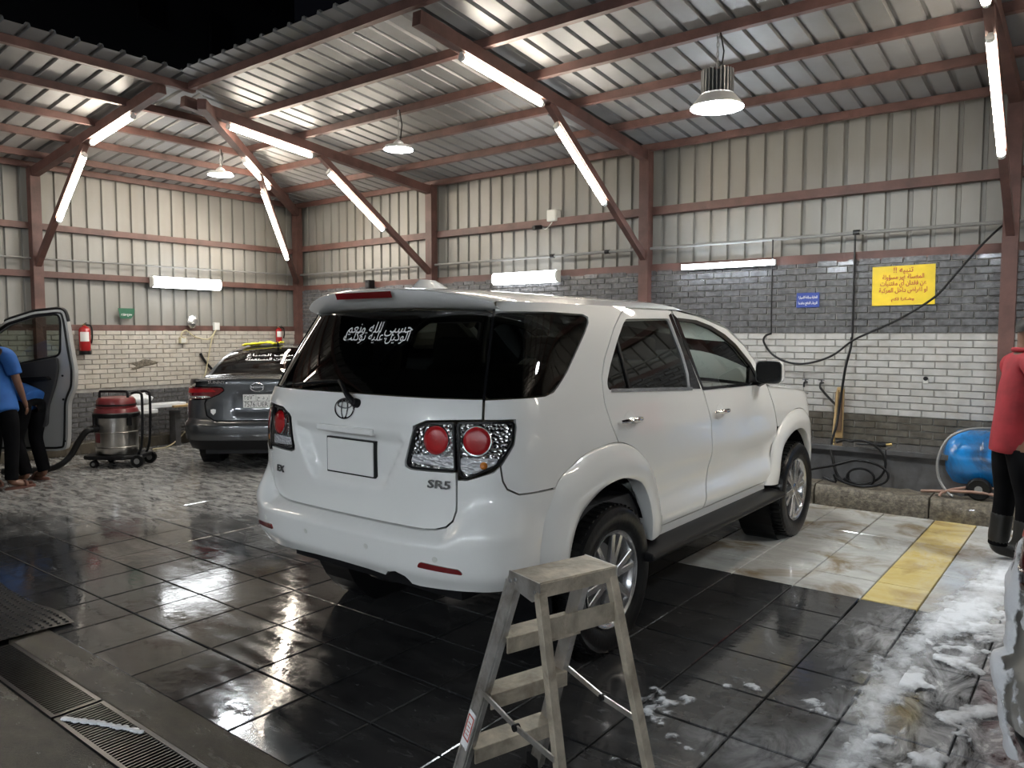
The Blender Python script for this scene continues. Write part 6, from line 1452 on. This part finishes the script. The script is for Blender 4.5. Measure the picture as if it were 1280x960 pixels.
box_thing('wall_socket', 'cream socket box on the cream bricks below the foil bundle', 'socket', (XL + .02, 5.99, 1.50), [('case', (-.02, .04, -.05, .05, -.045, .045), 'cable_cream', .008), ('face', (.04, .044, -.04, .04, -.036, .036), 'plastic_white', .003)])
hose('power_cable', 'cream cable draped between the two sockets on the left wall', [(XL + .06, 6.0, 1.53), (XL + .05, 5.955, 1.58), (XL + .05, 6.03, 1.65), (XL + .05, 6.17, 1.555), (XL + .05, 6.39, 1.515), (XL + .06, 6.50, 1.64)], .009, 'cable_cream', n=5, cat='cable')
hose('power_cable', 'cream cable hanging from the girt down to the wet floor', [(XL + .06, 6.52, 1.66), (XL + .06, 6.44, 1.50), (XL + .06, 6.37, 1.2), (XL + .07, 6.29, .93), (XL + .10, 6.05, .62), (XL + .20, 6.0, .26), (XL + .36, 5.8, .165), (XL + .5, 5.5, .02), (XL + .6, 5.2, .012)], .009, 'cable_cream', n=5, cat='cable')
hose('wall_strap', 'short black strap hanging on the cream bricks beside the dark grey car', [(XL + .02, 6.27, 1.30), (XL + .04, 6.33, 1.18), (XL + .05, 6.44, 1.05), (XL + .03, 6.48, 1.0)], .02, n=4, cat='strap')
bp = thing('broken_patch', 'broken brown hole in the cream brick facing', 'wall damage', (XL + .0, 5.36, 1.16))
mb = MB(); pts = [(.17 * math.cos(a) * (1 + .45 * math.sin(3 * a + 1) + .2 * math.sin(7 * a)), .07 * math.sin(a) * (1 + .5 * math.sin(2 * a + .5))) for a in [2 * math.pi * k / 24 for k in range(24)]]
mb.add([(.004, y, z) for y, z in pts] + [(.010, y * .6, z * .6) for y, z in pts] + [(.006, 0, 0)], [(k, (k + 1) % 24, (k + 1) % 24 + 24, k + 24) for k in range(24)] + [(24 + k, 24 + (k + 1) % 24, 48) for k in range(24)]); mb.build('rubble', 'kerb_stone', bp)
# white boards and a plastic bag stacked on blocks by the left wall
bs = thing('foam_board', 'white foam board lying on trestles against the left wall', 'board', (-10.55, 5.15, 0), R(4))
MB().box(-.10, .12, -.25, .62, .56, .62).build('panel', 'board_white', bs, bevel=.012); MB().box(-.06, .18, -.32, .15, .50, .56).build('panel', 'board_white', bs, bevel=.012)
for y in (-.2, .45): MB().box(-.05, .10, y, y + .08, 0, .50).build('trestle', 'wet_stone', bs)
pk = MB().box(-10.62, -10.40, 5.55, 6.15, .555, .585).build('wood_plank', 'wood', None, bevel=.004); tag(pk, 'short brown wooden plank under the white foam board', 'plank')
bg = MB().ball((-10.50, 5.12, .70), .11, 14, (.9, 1.5, .75), 10).build('plastic_bag', 'board_white', None, 80)
for v in bg.data.vertices: v.co += Vector((1, 1, 1)) * mnz.noise(v.co * 14) * .03
tag(bg, 'crumpled white plastic bag on top of the foam board', 'bag')
# towel on the grey car roof
cl_ = MB(); hd_ = Vector((math.cos(HD + math.pi / 2), math.sin(HD + math.pi / 2), 0)); rd_ = Vector((hd_.y, -hd_.x, 0)); ro = Vector(grey_car.location) + hd_ * .55 + rd_ * -.22
def towel(a, b):
    x, y = -.25 + .5 * a, -.12 + .26 * b; r_ = 1.452 - .05 * ((x - .22) / .59) ** 2
    return ro + rd_ * x + hd_ * y + Vector((0, 0, r_ + .022 + .028 * mnz.noise(Vector((x * 9, y * 9, 0))) + .02 * mnz.noise(Vector((x * 25, y * 25, 1)))))
cl_.grid(towel, 24, 14); tw = cl_.build('drying_towel', 'plastic_yellow', None, 80)
m = tw.modifiers.new('thick', 'SOLIDIFY'); m.thickness = .012; tag(tw, 'crumpled yellow towel on the roof of the dark grey car', 'towel')
# unlit building beyond the canopy
bd_ = thing('far_building', 'unlit dark block of flats beyond the canopy in the night sky', 'building', (-24.5, 8.5, 0), R(20))
MB().box(-6, 6, -5, 5, 0, 13.4).build('walls', 'dark_building', bd_); MB().box(-6.3, 6.3, -5.3, 5.3, 13.4, 14.0).build('parapet', 'dark_building', bd_)
for z in (9.0, 11.2):
    for y in (-3.5, -1, 1.5, 3.6): f = MB().box(5.98, 6.06, y - .5, y + .5, z, z + 1.2).build('window', 'interior_dark', bd_); MB().box(6.05, 6.07, y - .44, y + .44, z + .06, z + 1.14).build('pane', 'gloss_black', f)
